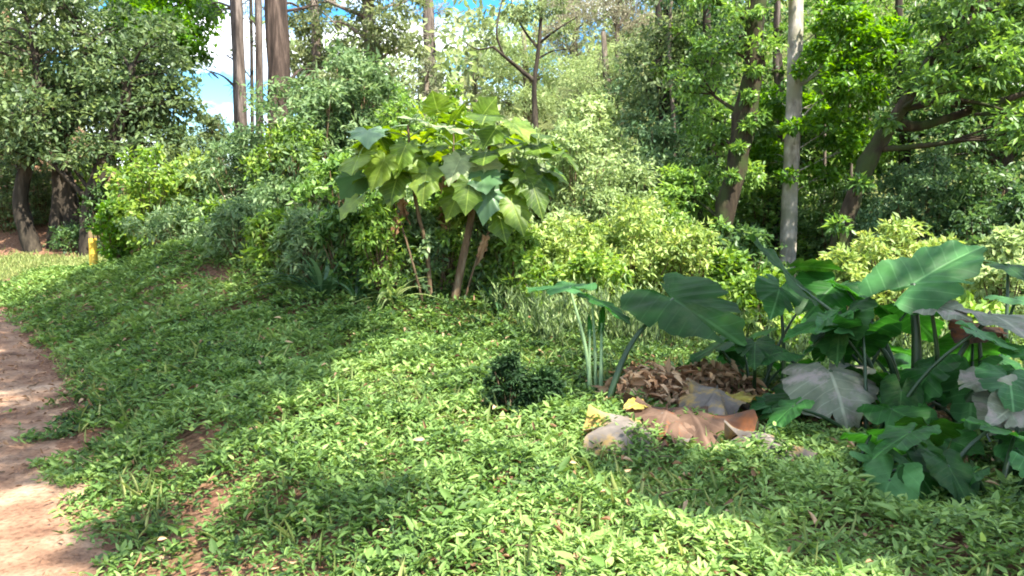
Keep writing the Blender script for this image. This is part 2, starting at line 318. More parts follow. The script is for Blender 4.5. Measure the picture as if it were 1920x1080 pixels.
def cover(n, y0, y1, sz, kleaf, det):
    x, y = scatter(n, -12, 8, y0, y1)
    d = (x - Xe(y)) * .75
    edge = d + .28 * wob(x, y, 4.1, 1.) + .12 * wob(x, y, 13, 2.)
    keep = in_view(x, y) & (edge > .03 * (1 - ss(5, 8, y))) & (rng.uniform(0, 1, n) > 1.05 * bare(x, y)) & (rng.uniform(0, 1, n) < .5 + ss(-.1, .4, d + .3 * wob(x, y, 2.6, 4.)))
    keep &= ~((x > 1.2) & (y > 6.3) & (rng.uniform(0, 1, n) < .5)) & (lawn_w(x, y) < .3)
    x, y, d = x[keep], y[keep], d[keep]; n = len(x)
    hump = np.clip(.55 + .75 * wob(x, y, 3.3, 5.) + .5 * wob(x, y, 8.1, 2.), 0, 1.6)
    h = (.015 + .12 * hump * rng.uniform(.5, 1.2, n)) * (1 - .4 * (1 - ss(.1, .6, d)))
    z = hz(x, y) - .01
    c = np.stack([x, y, z + h], -1); c = np.repeat(c, kleaf, 0); N_ = len(c)
    tw = np.repeat(rng.uniform(0, 2 * np.pi, n), kleaf); a = tw + np.tile(np.arange(kleaf) * 2.4, n) + rng.normal(0, .3, N_)
    el = rng.uniform(-.2, .95, N_); D = np.stack([np.cos(a) * np.cos(el), np.sin(a) * np.cos(el), np.sin(el)], -1)
    c[:, 2] += np.tile(np.linspace(-.03, .015, kleaf), n) * 1.0; c += D * .006
    Nn = nrm(np.array([0, 0, 1.]) + rng.normal(0, .35, (N_, 3)))
    patch = np.clip(.5 + .28 * wob(x, y, 1.1, 3.) + .16 * wob(x, y, 5., 1.), 0, 1)
    tt = np.clip(np.repeat(patch, kleaf) + rng.normal(0, .17, N_), 0, 1)
    s = sz * np.repeat(rng.uniform(.7, 1.35, n), kleaf) * rng.uniform(.75, 1.2, N_)
    leaves(mb, c, D, Nn, s, s * rng.uniform(.3, .46, N_), tt, det, fold=.16, droop=.18)
cover(56000, 2.0, 4.6, .043, 6, 1)
cover(52000, 4.4, 7.6, .051, 6, 1)
cover(42000, 7.4, 14.2, .075, 5, 0)
cover(3600, 2.4, 8.5, .082, 5, 1)
x, y = scatter(11000, -10, 6, 2., 9); k = in_view(x, y) & (x - Xe(y) > .1) & (bare(x, y) < .5) & (wob(x, y, 1.7, 9.) + .5 * wob(x, y, 5, 3.) > -.05); x, y = x[k], y[k]; n = len(x)      # fine grass and round-leaved seedlings between
leaves(mb, np.stack([x, y, hz(x, y) + .03], -1), nrm(np.stack([rng.normal(0, .6, n), rng.normal(0, .6, n), np.ones(n)], -1)), nrm(rng.normal(0, 1, (n, 3))), rng.uniform(.06, .17, n), .008, np.clip(rng.normal(.6, .2, n), 0, 1), 1, .1, .4, m=1)
x, y = scatter(5000, -10, 6, 2., 9); k = in_view(x, y) & (x - Xe(y) > .1) & (wob(x, y, 2.3, 7.) > .1); x, y = x[k], y[k]; n = len(x)
leaves(mb, np.stack([x, y, hz(x, y) + rng.uniform(.05, .12, n)], -1), nrm(rng.normal(0, 1, (n, 3)) * [1, 1, .3]), nrm(up_ + rng.normal(0, .3, (n, 3))), rng.uniform(.025, .05, n), rng.uniform(.022, .04, n), np.clip(rng.normal(.5, .25, n), 0, 1), 1, .1, .1, m=2)
x, y = scatter(2600, -10, 6, 2., 11); k = in_view(x, y) & (x - Xe(y) > .0); x, y = x[k], y[k]; n = len(x)
leaves(mb, np.stack([x, y, hz(x, y) + rng.uniform(.04, .13, n)], -1), nrm(rng.normal(0, 1, (n, 3)) * [1, 1, .4]), nrm(up_ + rng.normal(0, .5, (n, 3))), rng.uniform(.03, .08, n), rng.uniform(.015, .03, n), np.clip(rng.normal(.6, .25, n), 0, 1), 1, .3, .4, m=3)
tag(mb.build('ground_cover', [M['cover'], M['grass'], M['lime'], M['dry']]), 'low leafy green creeping ground cover over the bank beside the earth path', 'ground cover', kind='stuff')

mb = MB()               # lawn blades beyond the bank
x, y = scatter(60000, -24, -3, 12.5, 22); k = (rng.uniform(0, 1, len(x)) < lawn_w(x, y)) & in_view(x, y, 2); x, y = x[k], y[k]; n = len(x)
D = nrm(np.stack([rng.normal(0, .5, n), rng.normal(0, .5, n), np.ones(n)], -1))
leaves(mb, np.stack([x, y, hz(x, y)], -1), D, nrm(rng.normal(0, 1, (n, 3))), rng.uniform(.05, .12, n), .022, np.clip(rng.normal(.62, .18, n), 0, 1))
tag(mb.build('lawn_grass', M['grass']), 'short sunlit lawn grass beyond the bank, beside the yellow post', 'grass', kind='stuff')

mb = MB()               # dead leaves and twigs
def litter(x, y, s, tb=0):
    n = len(x); D = nrm(np.stack([rng.normal(0, 1, n), rng.normal(0, 1, n), rng.normal(.1, .3, n)], -1))
    leaves(mb, np.stack([x, y, hz(x, y) + .02 + rng.uniform(0, .025, n)], -1), D, nrm(np.array([0, 0, 1]) + rng.normal(0, .4, (n, 3))), s * rng.uniform(.5, 1.4, n), s * .45, np.clip(rng.normal(.5 + tb, .2, n), 0, 1), 1, .2, .2)
x, y = scatter(9000, -9, .5, 2.2, 12); d = x - Xe(y); k = (d < .5) & (d > -2.4) & (rng.uniform(0, 1, len(x)) < .12 + .5 * ss(3.8, 5.5, y) + .3 * np.exp(-(d / .3) ** 2)); litter(x[k], y[k], .05)
x, y = scatter(2400, -12, 4, 2.4, 13); k = (rng.uniform(0, 1, len(x)) < .3 + bare(x, y)) & (x > Xe(y)); litter(x[k], y[k], .055, .05)
x, y = rng.normal(2.5, .9, 1500), rng.normal(4.7, .7, 1500); litter(x, y, .06, .0)
tag(mb.build('leaf_litter', M['litter']), 'scattered dry brown leaves on the earth path and bare soil of the bank', 'leaf litter', kind='stuff')

mb = MB(); oc = np.array([[1, 0, 0], [-1, 0, 0], [0, 1, 0], [0, -1, 0], [0, 0, 1], [0, 0, -1.]]); of = [[0, 2, 4], [2, 1, 4], [1, 3, 4], [3, 0, 4], [2, 0, 5], [1, 2, 5], [3, 1, 5], [0, 3, 5]]
x, y = scatter(5200, -10, 0, 2.2, 12.5); k = (x - Xe(y) < .35) & (x - Xe(y) > -2.5); x, y = x[k], y[k]
for a, b in zip(x, y):
    r = .006 + .02 * rng.uniform() ** 4 * 1.6; mb.add(oc * r * rng.uniform(.6, 1.3, (6, 3)) * [1.2, 1, .7] + [a, b, float(hz(a, b)) + .012], of, rng.uniform())
tag(mb.build('path_pebbles', M['path'], smooth=False), 'small stones and crumbs of earth strewn over the path', 'pebbles', kind='stuff')
mb = MB(); x, y = scatter(260, -8, 3, 2.3, 9)
for a, b in zip(x, y):
    t = rng.uniform(0, 6.28); L = rng.uniform(.06, .22); z = float(hz(a, b)) + (.02 if a < Xe(b) else .07); p0 = np.array([a, b, z]); p1 = p0 + L * np.array([math.cos(t), math.sin(t), .06])
    tube(mb, [p0, (p0 + p1) / 2 + rng.normal(0, .012, 3), p1], [.004, .002], 4, 5)
tag(mb.build('fallen_twigs', M['stem']), 'thin dry twigs lying over the path and ground cover', 'twigs', kind='stuff')

# ------------------------------------------------------------------ radial leaves (heart-shaped and lobed)
EAR = [(-.04, .0), (-.2, .05), (-.36, .12), (-.42, .22), (-.36, .36), (-.18, .47), (.05, .5), (.28, .47), (.5, .38), (.72, .23), (.9, .08), (1., 0)]
LOB = [(-.1, 0), (-.22, .1), (-.3, .3), (-.14, .34), (-.02, .42), (.06, .58), (.2, .42), (.34, .4), (.5, .48), (.6, .32), (.76, .18), (1., 0)]
def blade(mb, att, tip, hint, width, outline=EAR, droop=.12, cup=.10, ripple=.028, seed=0, t=.5, rings=11, m=0, wilt=0.):
    rg = np.random.default_rng(seed)
    att = np.asarray(att, float); tip = np.asarray(tip, float); L = np.linalg.norm(tip - att)
    e1 = (tip - att) / L; e3 = nrm(np.asarray(hint, float) - e1 * np.dot(hint, e1)); e2 = np.cross(e3, e1)
    o = np.array(outline); k = np.linspace(0, 1, len(o)); kk = np.linspace(0, 1, 120)
    v = np.interp(kk, k, o[:, 0]); u = np.interp(kk, k, o[:, 1])
    if outline is EAR:
        c = curve(np.c_[o, np.zeros(len(o))], 120); v, u = c[:, 0], np.maximum(c[:, 1], 0)
    n = 44; idx = np.linspace(0, 119, n).astype(int); v, u = v[idx], u[idx]
    vo = np.concatenate([v, v[::-1][1:-1]]); uo = np.concatenate([u, -u[::-1][1:-1]]); na = len(vo)
    if outline is EAR:      # frayed margin with a few tears
        ja = 1 + .02 * rg.standard_normal(na)
        for q in range(int(rg.integers(2, 6))):
            q = int(rg.integers(6, na - 6)); ja[q] *= rg.uniform(.62, .86); ja[q - 1] *= .94
        vo = vo * ja; uo = uo * ja
    rr = np.linspace(0, 1, rings + 1)[1:] ** .85
    th = np.arange(na) / na * 2 * np.pi
    ph = rg.uniform(0, 6.28, 4); vv = np.concatenate([[0.], (rr[:, None] * vo).ravel()]); uu = np.concatenate([[0.], (rr[:, None] * uo).ravel()])
    r3 = np.concatenate([[0.], np.repeat(rr, na)]); tt = np.concatenate([[0.], np.tile(th, rings)])
    lat = uu * width
    z = -droop * L * np.clip(vv, 0, 2) ** 2 - droop * 1.2 * L * np.clip(-vv, 0, 1) ** 2 * 2 + cup * np.abs(uu) * width * 1.2 - cup * 2.2 * uu ** 2 * width
    z = z + ripple * r3 ** 2.5 * (np.sin(6 * tt + ph[0]) + .7 * np.sin(11 * tt + ph[1]) + .4 * np.sin(17 * tt + ph[2])) * L
    if outline is EAR: z = z + .006 * L * np.cos(2 * np.pi * 6.5 * (vv - .55 * np.abs(uu))) * np.minimum(1, np.abs(uu) * 8) * (1 - .6 * r3)
    if wilt: z = z + .03 * L * r3 * np.sin(9 * uu + 7 * vv + ph[0]) * np.sin(11 * vv - 6 * uu + ph[2]) 
    if wilt: z = z - wilt * L * r3 ** 2 * (.5 + .5 * np.sin(2 * tt + ph[3]))
    V = att + (vv * L)[:, None] * e1 + lat[:, None] * e2 + z[:, None] * e3
    Fc = [np.stack([np.zeros(na, int), 1 + np.arange(na), 1 + (np.arange(na) + 1) % na], -1)]
    for q in range(rings - 1):
        a = 1 + q * na + np.arange(na); b = 1 + q * na + (np.arange(na) + 1) % na
        Fc += [np.stack([a, a + na, b + na], -1), np.stack([a, b + na, b], -1)]
    mb.add(V, np.concatenate(Fc), np.clip(t + .1 * np.sin(3 * tt + ph[1]) * r3, 0, 1), m, np.stack([uu, vv, np.full_like(uu, seed * 1.37 + .01)], -1))

def PP(p): return P(*p)
def plant_ear(base, label, leaves_, group='elephant ear plants by the stream bed', extra=0, hi=.75, ex=.62):
    o = empty('elephant_ear_plant', base, label, 'plant', group)
    for i, L in enumerate(leaves_):
        att, tip, w, hint, mat = PP(L[0]), PP(L[1]), L[2], L[3], L[4]; kw = dict(L[6]) if len(L) > 6 else {}
        lab = kw.pop('label', None)
        mb = MB(); blade(mb, att, tip, hint, w, seed=int(base[0] * 100) % 50 + i, **kw); lf = mb.build('leaf', M[mat], o)
        if lab: lf['label'] = lab
        if L[5] is not None:
            b = base if L[5] is True else (PP(L[5][0]))
            r0, r1 = (.028, .011) if L[5] is True else L[5][1]
            pm = 'petiole' if L[5] is True or len(L[5]) < 3 else L[5][2]
            mid = (b + att) / 2 + np.array([0, 0, .08]) * np.linalg.norm(att - b) + (b - att) * np.array([.12, .12, 0])
            mb = MB(); tube(mb, [b - np.array([0, 0, .03]), mid, att], [r0, (r0 + r1) * .5, r1], 8, 12, t=.4); mb.build('petiole', M[pm], o)
    for q in range(extra):
        a = rgE.uniform(0, 6.28); h = np.array([math.cos(a), math.sin(a), 0]); e = rgE.uniform(.12, ex); z = rgE.uniform(.12, hi)
        A = np.asarray(base) + h * e + np.array([0, 0, z]); T = A + h * rgE.uniform(.2, .36) * (.72 if hi < .5 else 1) - np.array([0, 0, rgE.uniform(.06, .28)]); wd = np.linalg.norm(T - A) * rgE.uniform(.85, 1.15)
        mb = MB(); blade(mb, A, T, np.array([0, 0, 1.]) + h * .3 + rgE.normal(0, .2, 3), wd, droop=rgE.uniform(.05, .2), ripple=.035, seed=q + 60 + int(abs(base[0]) * 10), t=float(rgE.uniform(.2, .8)))
        mb.build('leaf', M[str(rgE.choice(['ear_dark', 'ear_green', 'ear_green', 'ear_blue'] if hi > .5 else ['ear_dark', 'ear_dark', 'ear_green', 'ear_blue']))], o)  # low plants draw darker leaf colours to carry the shade at the base
        b = np.asarray(base) + h * .05; mb = MB(); tube(mb, [b, b * .4 + A * .6 + np.array([0, 0, .12 * z]), A], [.017, .012, .008], 7, 9, t=.4); mb.build('petiole', M['petiole'], o)
    return o
rgE = np.random.default_rng(515)
up = np.array([0, 0, 1.])
b1 = hit(1128, 782)
plant_ear(b1, 'elephant ear plant with pale upright stalks left of the brown leaf pile', [
    ((1262, 560, 5.55), (1400, 642, 5.0), .78, (.05, -.62, .75), 'ear_dark', True, dict(droop=.06, cup=.10, ripple=.018)),
    ((1068, 540, 5.6), (985, 535, 5.9), .34, (-.1, -.12, 1), 'ear_blue', ((1112, 780, 5.62), (.02, .009), 'petiole_pale'), dict(droop=.08)),
    ((1110, 560, 5.75), (1190, 600, 5.5), .4, (.2, .1, 1), 'ear_green', ((1118, 778, 5.65), (.016, .008), 'petiole_pale')),
    ((1128, 606, 5.7), (1133, 560, 5.8), .05, (0, -1, .2), 'ear_green', ((1126, 780, 5.6), (.022, .008), 'petiole_pale'), dict(label='young leaf still rolled up')),
    ((1106, 618, 5.65), (1104, 585, 5.7), .04, (0, -1, .2), 'ear_green', ((1104, 780, 5.58), (.02, .008), 'petiole_pale'), dict(label='young leaf still rolled up')),
])
b2 = ground(1700, 4.9); b3 = ground(1590, 5.1); b4 = ground(1835, 4.8); b5 = ground(1420, 5.6); b6 = ground(1640, 4.55); b7 = ground(1890, 4.3)
plant_ear(b3, 'elephant ear plant with a dark leaf held high in front of the pale trunk', [
    ((1492, 535, 5.2), (1395, 432, 5.5), .46, (-.25, .45, .8), 'ear_dark', ((1655, 740, 5.1), (.026, .012)), dict(droop=.02, cup=.25)),
    ((1500, 500, 5.7), (1582, 497, 5.7), .36, (0, .4, 1), 'ear_dark', None, dict(droop=.15)),
    ((1462, 540, 5.5), (1448, 592, 5.25), .36, (.1, -.65, .75), 'ear_blue', ((1470, 760, 5.5), (.02, .009)), dict(droop=.12, cup=.04)),
    ((1555, 695, 4.8), (1600, 785, 4.5), .60, (-.1, -.75, .7), 'ear_grey', ((1660, 800, 4.9), (.024, .012)), dict(droop=.4, ripple=.05, wilt=.2, cup=-.05, label='grey withered drooping leaf')),
    ((1605, 606, 5.0), (1535, 612, 4.75), .42, (-.05, -.35, 1), 'ear_blue', ((1690, 740, 5.0), (.024, .011)), dict(droop=.12)),
    ((1465, 660, 5.1), (1405, 672, 4.95), .30, (-.1, -.25, 1), 'ear_blue', ((1560, 800, 5.1), (.018, .009)), dict(droop=.2)),
], extra=4)
plant_ear(b2, 'largest elephant ear plant, blue green leaf lifted on a thick dark stalk', [
    ((1712, 532, 4.9), (1850, 448, 5.1), .54, (-.32, -.55, .80), 'ear_blue', ((1718, 800, 4.9), (.045, .02)), dict(droop=.05, cup=.25, ripple=.026)),
    ((1590, 545, 5.5), (1690, 590, 5.3), .62, (.1, .15, 1.), 'ear_green', ((1700, 780, 5.1), (.026, .012)), dict(droop=.1)),
    ((1560, 540, 5.6), (1500, 600, 5.4), .55, (.1, -.35, 1.), 'ear_green', None, dict(droop=.1)),
    ((1745, 572, 4.75), (1825, 590, 4.55), .34, (.1, -.5, .85), 'ear_grey', ((1760, 760, 4.8), (.02, .01)), dict(droop=.2, ripple=.04, label='grey withered leaf with a curled brown edge')),
    ((1690, 690, 5.6), (1790, 690, 5.5), .5, (0, -.3, 1), 'ear_green', ((1715, 800, 5.2), (.02, .01))),
    ((1620, 650, 5.7), (1720, 655, 5.6), .5, (0, .3, 1), 'ear_green', ((1700, 800, 5.2), (.02, .01))),
], extra=6)
plant_ear(b4, 'elephant ear plant with pinkish grey withered leaves right of the thick dark stalk', [
    ((1860, 590, 4.7), (1935, 618, 4.3), .5, (.1, -.45, .9), 'ear_grey', ((1765, 760, 4.75), (.026, .012)), dict(droop=.18, ripple=.035, label='withered leaf with brown torn edge')),
    ((1835, 612, 4.9), (1800, 628, 4.6), .34, (-.1, -.5, .9), 'ear_brown', ((1838, 790, 4.9), (.022, .01)), dict(droop=.15, ripple=.04)),
    ((1890, 500, 5.8), (1930, 525, 5.6), .45, (.1, .3, 1), 'ear_dark', ((1880, 780, 5.6), (.022, .01))),
    ((1840, 660, 5.4), (1930, 690, 5.2), .55, (.1, -.1, 1), 'ear_green', ((1790, 810, 5.2), (.024, .012))),
    ((1905, 560, 5.2), (1960, 575, 5.), .5, (.1, -.3, 1), 'ear_blue', ((1850, 790, 5.1), (.022, .01))),
    ((1870, 705, 4.4), (1800, 722, 4.2), .3, (-.1, -.3, 1), 'ear_grey', ((1790, 815, 4.6), (.05, .028)), dict(droop=.1)),
    ((1880, 760, 4.2), (1862, 805, 4.0), .3, (-.2, -.7, .7), 'ear_grey', ((1900, 900, 4.3), (.02, .01)), dict(droop=.2, ripple=.03)),
], extra=6)
plant_ear(b5, 'small elephant ear plant low behind the fallen brown leaves', [
    ((1365, 655, 5.9), (1395, 700, 5.6), .2, (.1, -.5, .9), 'ear_dark', ((1366, 760, 5.9), (.016, .009))),
    ((1470, 755, 5.1), (1405, 762, 4.95), .3, (-.1, -.3, 1), 'ear_blue', ((1540, 850, 5.1), (.016, .009)), dict(droop=.15)),
    ((1495, 742, 5.4), (1560, 770, 5.2), .3, (.1, -.3, 1), 'ear_dark', ((1500, 830, 5.3), (.016, .009))),
    ((1440, 620, 6.2), (1395, 640, 6.1), .36, (-.1, .3, 1), 'ear_green', ((1440, 760, 6.1), (.018, .009))),
    ((1540, 640, 6.3), (1600, 650, 6.2), .4, (.1, .3, 1), 'ear_green', ((1530, 770, 6.2), (.018, .009))),
], extra=6)
plant_ear(b6, 'low elephant ear plant with broad grey green leaves drooping to the ground', [
    ((1500, 835, 4.55), (1598, 888, 4.25), .34, (.1, -.6, .8), 'ear_blue', ((1620, 880, 4.5), (.018, .009)), dict(droop=.12)),
    ((1690, 848, 4.25), (1735, 912, 3.95), .40, (-.05, -.75, .65), 'ear_grey', ((1680, 900, 4.4), (.02, .01)), dict(droop=.15, ripple=.03)),
    ((1640, 878, 4.2), (1620, 898, 4.1), .2, (-.2, -.6, .8), 'ear_grey', None, dict(droop=.2)),
    ((1765, 820, 4.3), (1850, 850, 4.1), .34, (.0, -.55, .9), 'ear_green', ((1730, 900, 4.4), (.022, .011)), dict(droop=.06, cup=.25)),
    ((1620, 815, 4.8), (1690, 850, 4.6), .4, (.1, -.35, .9), 'ear_dark', ((1660, 880, 4.6), (.018, .009))),
    ((1560, 815, 4.9), (1500, 850, 4.7), .34, (-.1, -.35, .9), 'ear_dark', ((1640, 870, 4.7), (.018, .009))),
], extra=7)
plant_ear(b7, 'elephant ear plant at the right edge with a drooping pale grey leaf', [
    ((1925, 745, 4.0), (1858, 790, 3.85), .3, (-.1, -.7, .7), 'ear_grey', ((1890, 930, 4.0), (.025, .012)), dict(droop=.15, ripple=.03)),
    ((1905, 840, 3.9), (1960, 880, 3.8), .3, (.1, -.6, .7), 'ear_blue', ((1895, 940, 3.95), (.02, .01))),
    ((1945, 660, 4.4), (1990, 700, 4.2), .5, (.1, -.2, 1), 'ear_green', ((1900, 900, 4.2), (.02, .01))),
], extra=5)
plant_ear(hit(1590, 905), 'low young elephant ear plant at the front left, beside the grey dead leaf', [], extra=4, hi=.32, ex=.4)
plant_ear(hit(1735, 930), 'low elephant ear plant at the very front of the clump, below the thick dark stalk', [], extra=5, hi=.34, ex=.45)
plant_ear(hit(1870, 945), 'low elephant ear plant at the front right corner of the clump', [], extra=5, hi=.42, ex=.42)
def fallen(px, py, tpx, tpy, w, mat, label, h=.06, **kw):
    a = hit(px, py) + up * h; b = hit(tpx, tpy) + up * h
    mb = MB(); n = np.array([.1, -.25, 1.]); blade(mb, a, b, n, w, seed=int(px) % 97, **{**dict(droop=.12, cup=.1, ripple=.035, wilt=.06), **kw})
    return tag(mb.build('fallen_leaf', M[mat]), label, 'dead leaf', 'large dead leaves lying on the bank')
DR = dict(droop=.38, cup=-.16, ripple=.085, wilt=.26)
fallen(1285, 818, 1395, 902, .78, 'ear_brown', 'largest rusty brown dead leaf draped over a hump beside the leaf pile', .18, **DR)
fallen(1205, 840, 1110, 888, .62, 'ear_taupe', 'greyish tan dead leaf half sunk in ground cover, leftmost of the fallen leaves', .17, **DR)
fallen(1435, 862, 1512, 930, .46, 'ear_taupe', 'grey dead leaf with yellow edge lying under the elephant ears', .15, **DR)
fallen(1345, 790, 1318, 822, .46, 'ear_taupe', 'grey curled dead leaf behind the rusty brown one', .22, **DR)
fallen(1250, 828, 1222, 880, .44, 'ear_brown', 'small rusty dead leaf between the two largest fallen leaves', .19, **DR)
fallen(1380, 795, 1435, 782, .14, 'ear_yellow', 'small yellow dying leaf beside the dark low leaves', .18)
fallen(1200, 815, 1168, 822, .14, 'ear_yellow', 'small yellow dead leaf at the foot of the pale stalks', .2)
# heap of dry leaves
def heap(px, py, rx, rz, n, label):
    c = hit(px, py); mb = MB(); u = rng.uniform(0, 1, n) ** .5; a = rng.uniform(0, 6.28, n)
    x = c[0] + rx * u * np.cos(a); y = c[1] + rx * .7 * u * np.sin(a); z = hz(x, y) + rz * (1 - u * u) * rng.uniform(.2, 1, n)
    leaves(mb, np.stack([x, y, z], -1), rng.normal(0, 1, (n, 3)) * [1, 1, .5], nrm(up + rng.normal(0, .6, (n, 3))), rng.uniform(.04, .12, n), rng.uniform(.025, .06, n), np.clip(rng.normal(.6, .25, n), 0, 1), 1, .35, .5)
    return tag(mb.build('leaf_pile', M['litter']), label, 'leaf pile', 'piles of dry leaves')
heap(1225, 772, .46, .34, 900, 'pile of dry reddish leaves between the pale stalks and the elephant ears')
heap(1335, 755, .42, .34, 800, 'pile of dry pinkish leaves just behind the rusty fallen leaf')

# ------------------------------------------------------------------ large-leaved shrub in the middle
def lobed_shrub():
    base = hit(835, 572); D0 = base[1]
    o = empty('large_leaved_shrub', base, 'tall shrub with big lobed leaves on bare brown stems in the middle', 'shrub')
    rg = np.random.default_rng(8)
    stems = [[(808, 575), (800, 470), (780, 380), (770, 300), (765, 235)], [(850, 575), (865, 500), (885, 400), (900, 320), (925, 250)],
             [(795, 572), (770, 480), (745, 400), (715, 330), (690, 275)], [(868, 572), (900, 470), (945, 380), (985, 320), (1010, 290)], [(825, 575), (832, 470), (838, 380), (850, 300), (850, 225)]]
    rad = [.028, .052, .014, .014, .016]
    tops = []
    for k, (st, r) in enumerate(zip(stems, rad)):
        dd = D0 + [0, .1, -.15, .15, .3][k]; mb = MB(); c = tube(mb, [P(a, b, dd) for a, b in st], [r, r * .8, r * .5], 8, 16, .06, rg); mb.build('stem', M['stem'], o); tops.append(c)
    big = [  # att, tip, width, normal, mat
        ((800, 232), (745, 212), .42, (-.1, -.25, 1), 'lobed_pale'), ((830, 238), (895, 252), .46, (.1, -.2, 1), 'lobed_pale'),
        ((895, 298), (930, 350), .50, (.1, -.8, .5), 'lobed_pale'), ((862, 300), (838, 345), .40, (-.2, -.8, .5), 'lobed_pale'),
        ((965, 232), (1010, 262), .44, (.1, -.4, 1), 'lobed'), ((930, 240), (905, 275), .38, (0, -.6, .7), 'lobed'), ((1005, 292), (1052, 300), .36, (.1, -.2, 1), 'lobed_pale'),
        ((990, 300), (1035, 345), .36, (.2, -.7, .6), 'lobed'), ((700, 262), (645, 275), .42, (-.1, .1, 1), 'lobed'), ((690, 280), (660, 325), .36, (-.2, -.5, .7), 'lobed'),
        ((745, 255), (700, 232), .40, (-.1, .1, 1), 'lobed'), ((760, 275), (735, 330), .38, (-.2, -.6, .7), 'lobed'), ((770, 300), (815, 345), .34, (.1, -.6, .7), 'lobed'),
        ((950, 350), (960, 410), .34, (.1, -.9, .3), 'lobed'), ((915, 360), (905, 420), .34, (0, -.9, .3), 'strap'), ((860, 360), (835, 415), .34, (-.1, -.9, .3), 'lobed'),
        ((1000, 350), (1020, 410), .3, (.2, -.9, .3), 'lobed'), ((850, 225), (870, 190), .32, (0, -.2, 1), 'lobed'), ((985, 330), (1002, 390), .36, (0.2, -.85, .4), 'lobed'), ((960, 380), (985, 440), .36, (0.2, -.85, .4), 'lobed'), ((1012, 318), (1042, 368), .36, (0.3, -.85, .4), 'lobed'), ((935, 400), (950, 455), .36, (0.1, -.85, .4), 'lobed'), ((720, 300), (692, 358), .36, (-0.2, -.85, .4), 'lobed'), ((745, 330), (725, 392), .36, (-0.2, -.85, .4), 'lobed'), ((800, 320), (790, 384), .36, (0.0, -.85, .4), 'lobed'), ((880, 345), (872, 402), .36, (0.0, -.85, .4), 'lobed'), ((905, 215), (930, 180), .36, (0.1, -.85, .4), 'lobed'), ((820, 205), (810, 170), .36, (-0.1, -.85, .4), 'lobed'), ((790, 215), (770, 180), .3, (0, -.3, 1), 'lobed')]
    def pet(a, b):
        mb = MB(); tube(mb, [a, (a + b) / 2 + up * .05, b], [.009, .005], 5, 6); mb.build('petiole', M['petiole_pale'], o)
    for i, (a, t, w, n, m) in enumerate(big):
        dd = D0 + rg.uniform(-.45, .1); A = P(*a, dd); T = P(*t, dd - .1)
        mb = MB(); blade(mb, A, T, np.array(n, float), w, LOB, .14, .12, .03, i + 3, float(rg.uniform(.3, .7)), 4); mb.build('leaf', M[m], o)
        c = min((q for tp in tops for q in tp[8:]), key=lambda q: np.linalg.norm(q - A)); pet(c, A)
    for i in range(64):
        c = tops[rg.integers(0, 5)]; q = c[rg.integers(11, 16)]; a = rg.uniform(0, 6.28); h = np.array([math.cos(a), math.sin(a), 0])
        A = q + h * rg.uniform(.12, .55) + up * rg.uniform(-.16, .2); T = A + h * rg.uniform(.22, .36) + up * rg.uniform(-.26, .0)
        mb = MB(); blade(mb, A, T, up + h * .35 + rg.normal(0, .25, 3), rg.uniform(.28, .48), LOB, .16, .12, .03, i + 40, float(rg.uniform(.2, .8)), 4); mb.build('leaf', M['lobed' if rg.uniform() < .8 else 'strap'], o); pet(q, A)
    for i in range(10):
        c = tops[rg.integers(0, 5)]; A = c[rg.integers(6, 11)] + rg.normal(0, .06, 3); T = A + np.array([rg.normal(0, .06), rg.normal(0, .06), -rg.uniform(.2, .32)])
        mb = MB(); blade(mb, A, T, np.array([rg.normal(), -1, .2]), .12, LOB, .2, .5, .05, i + 90, .5, 4); mb.build('dead_leaf', M['dry'], o)
lobed_shrub()

# ------------------------------------------------------------------ shrubs, each grown on its own
KIND = dict(fine=(.10, .036), fine2=(.095, .042), broad=(.11, .058), broad2=(.13, .072), tiny=(.075, .03))
def shrub(kind, mat, px, d, ytop, wpx, label, cat='shrub', group=None, depth=1., stem='stem', dens=3.0, tb=0.):
    rg = np.random.default_rng(int(px * 3 + d * 17 + ytop)); g = ground(px, d); h = max(.2, P(px, ytop, d)[2] - g[2]); w = wpx / F * d / 2 * 1.08
    L, W = KIND[kind]; L = min(L, .26 * w); W = min(W, .12 * w)
    o = empty('shrub', g, label, cat, group); blobs = []; nb = int(9 + 6 * h / w)
    for i in range(nb):
        z = (i + rg.uniform(.2, .9)) / nb; prof = (1 - max(0, z - .35) ** 1.6 * 1.25) * (.75 + .25 * min(1, z / .2)); a = i * 2.4 + rg.normal(0, .5); q = rg.uniform(.2, .72) * prof * w; r = rg.uniform(.28, .44) * w * (.6 + .4 * prof)
        blobs.append((np.array([q * math.cos(a), q * math.sin(a) * depth, .08 * h + z * .84 * h]), np.array([r, r * depth, min(r * .75, .3 * h)])))
    for i in range(11):
        a = rg.uniform(0, 6.28); q = rg.uniform(.1, .95) * w; r = rg.uniform(.09, .19) * w
        blobs.append((np.array([q * math.cos(a), q * math.sin(a) * depth, h * (1.0 - .5 * (q / w) ** 2) * rg.uniform(.84, 1.0)]), np.array([r, r, r * 1.1])))
    n = dens * 2 * w * h / (L * W * .5); f = math.sqrt(max(1, n / 8500)); n = min(n, 8500)
    mb = MB(); crown(mb, rg, blobs, n, L * f, W * f, .8, .1, 16, .24, tb=tb, outw=.6); st = MB()
    for b, _ in blobs:
        b0 = np.array([b[0] * .15, b[1] * .15, -.05]); rr = .008 + .006 * h; tube(st, [b0, b * [.6, .6, .55], b], [rr, rr * .6, rr * .25], 5, 8)
    for nm, q, m_ in (('foliage', mb, mat), ('stems', st, stem)): obj(nm, q.mesh('shrub_' + nm, M[m_]), o)
    return o
G1 = 'sage green shrubs behind the bank'
shrub('fine', 'sage', 470, 12.6, 245, 230, 'grey green bushy shrub between the yellow green shrub and the pines', group=G1)
shrub('fine2', 'sage', 590, 12.9, 138, 270, 'tall grey green shrub below the thick brown pine trunk', group=G1)
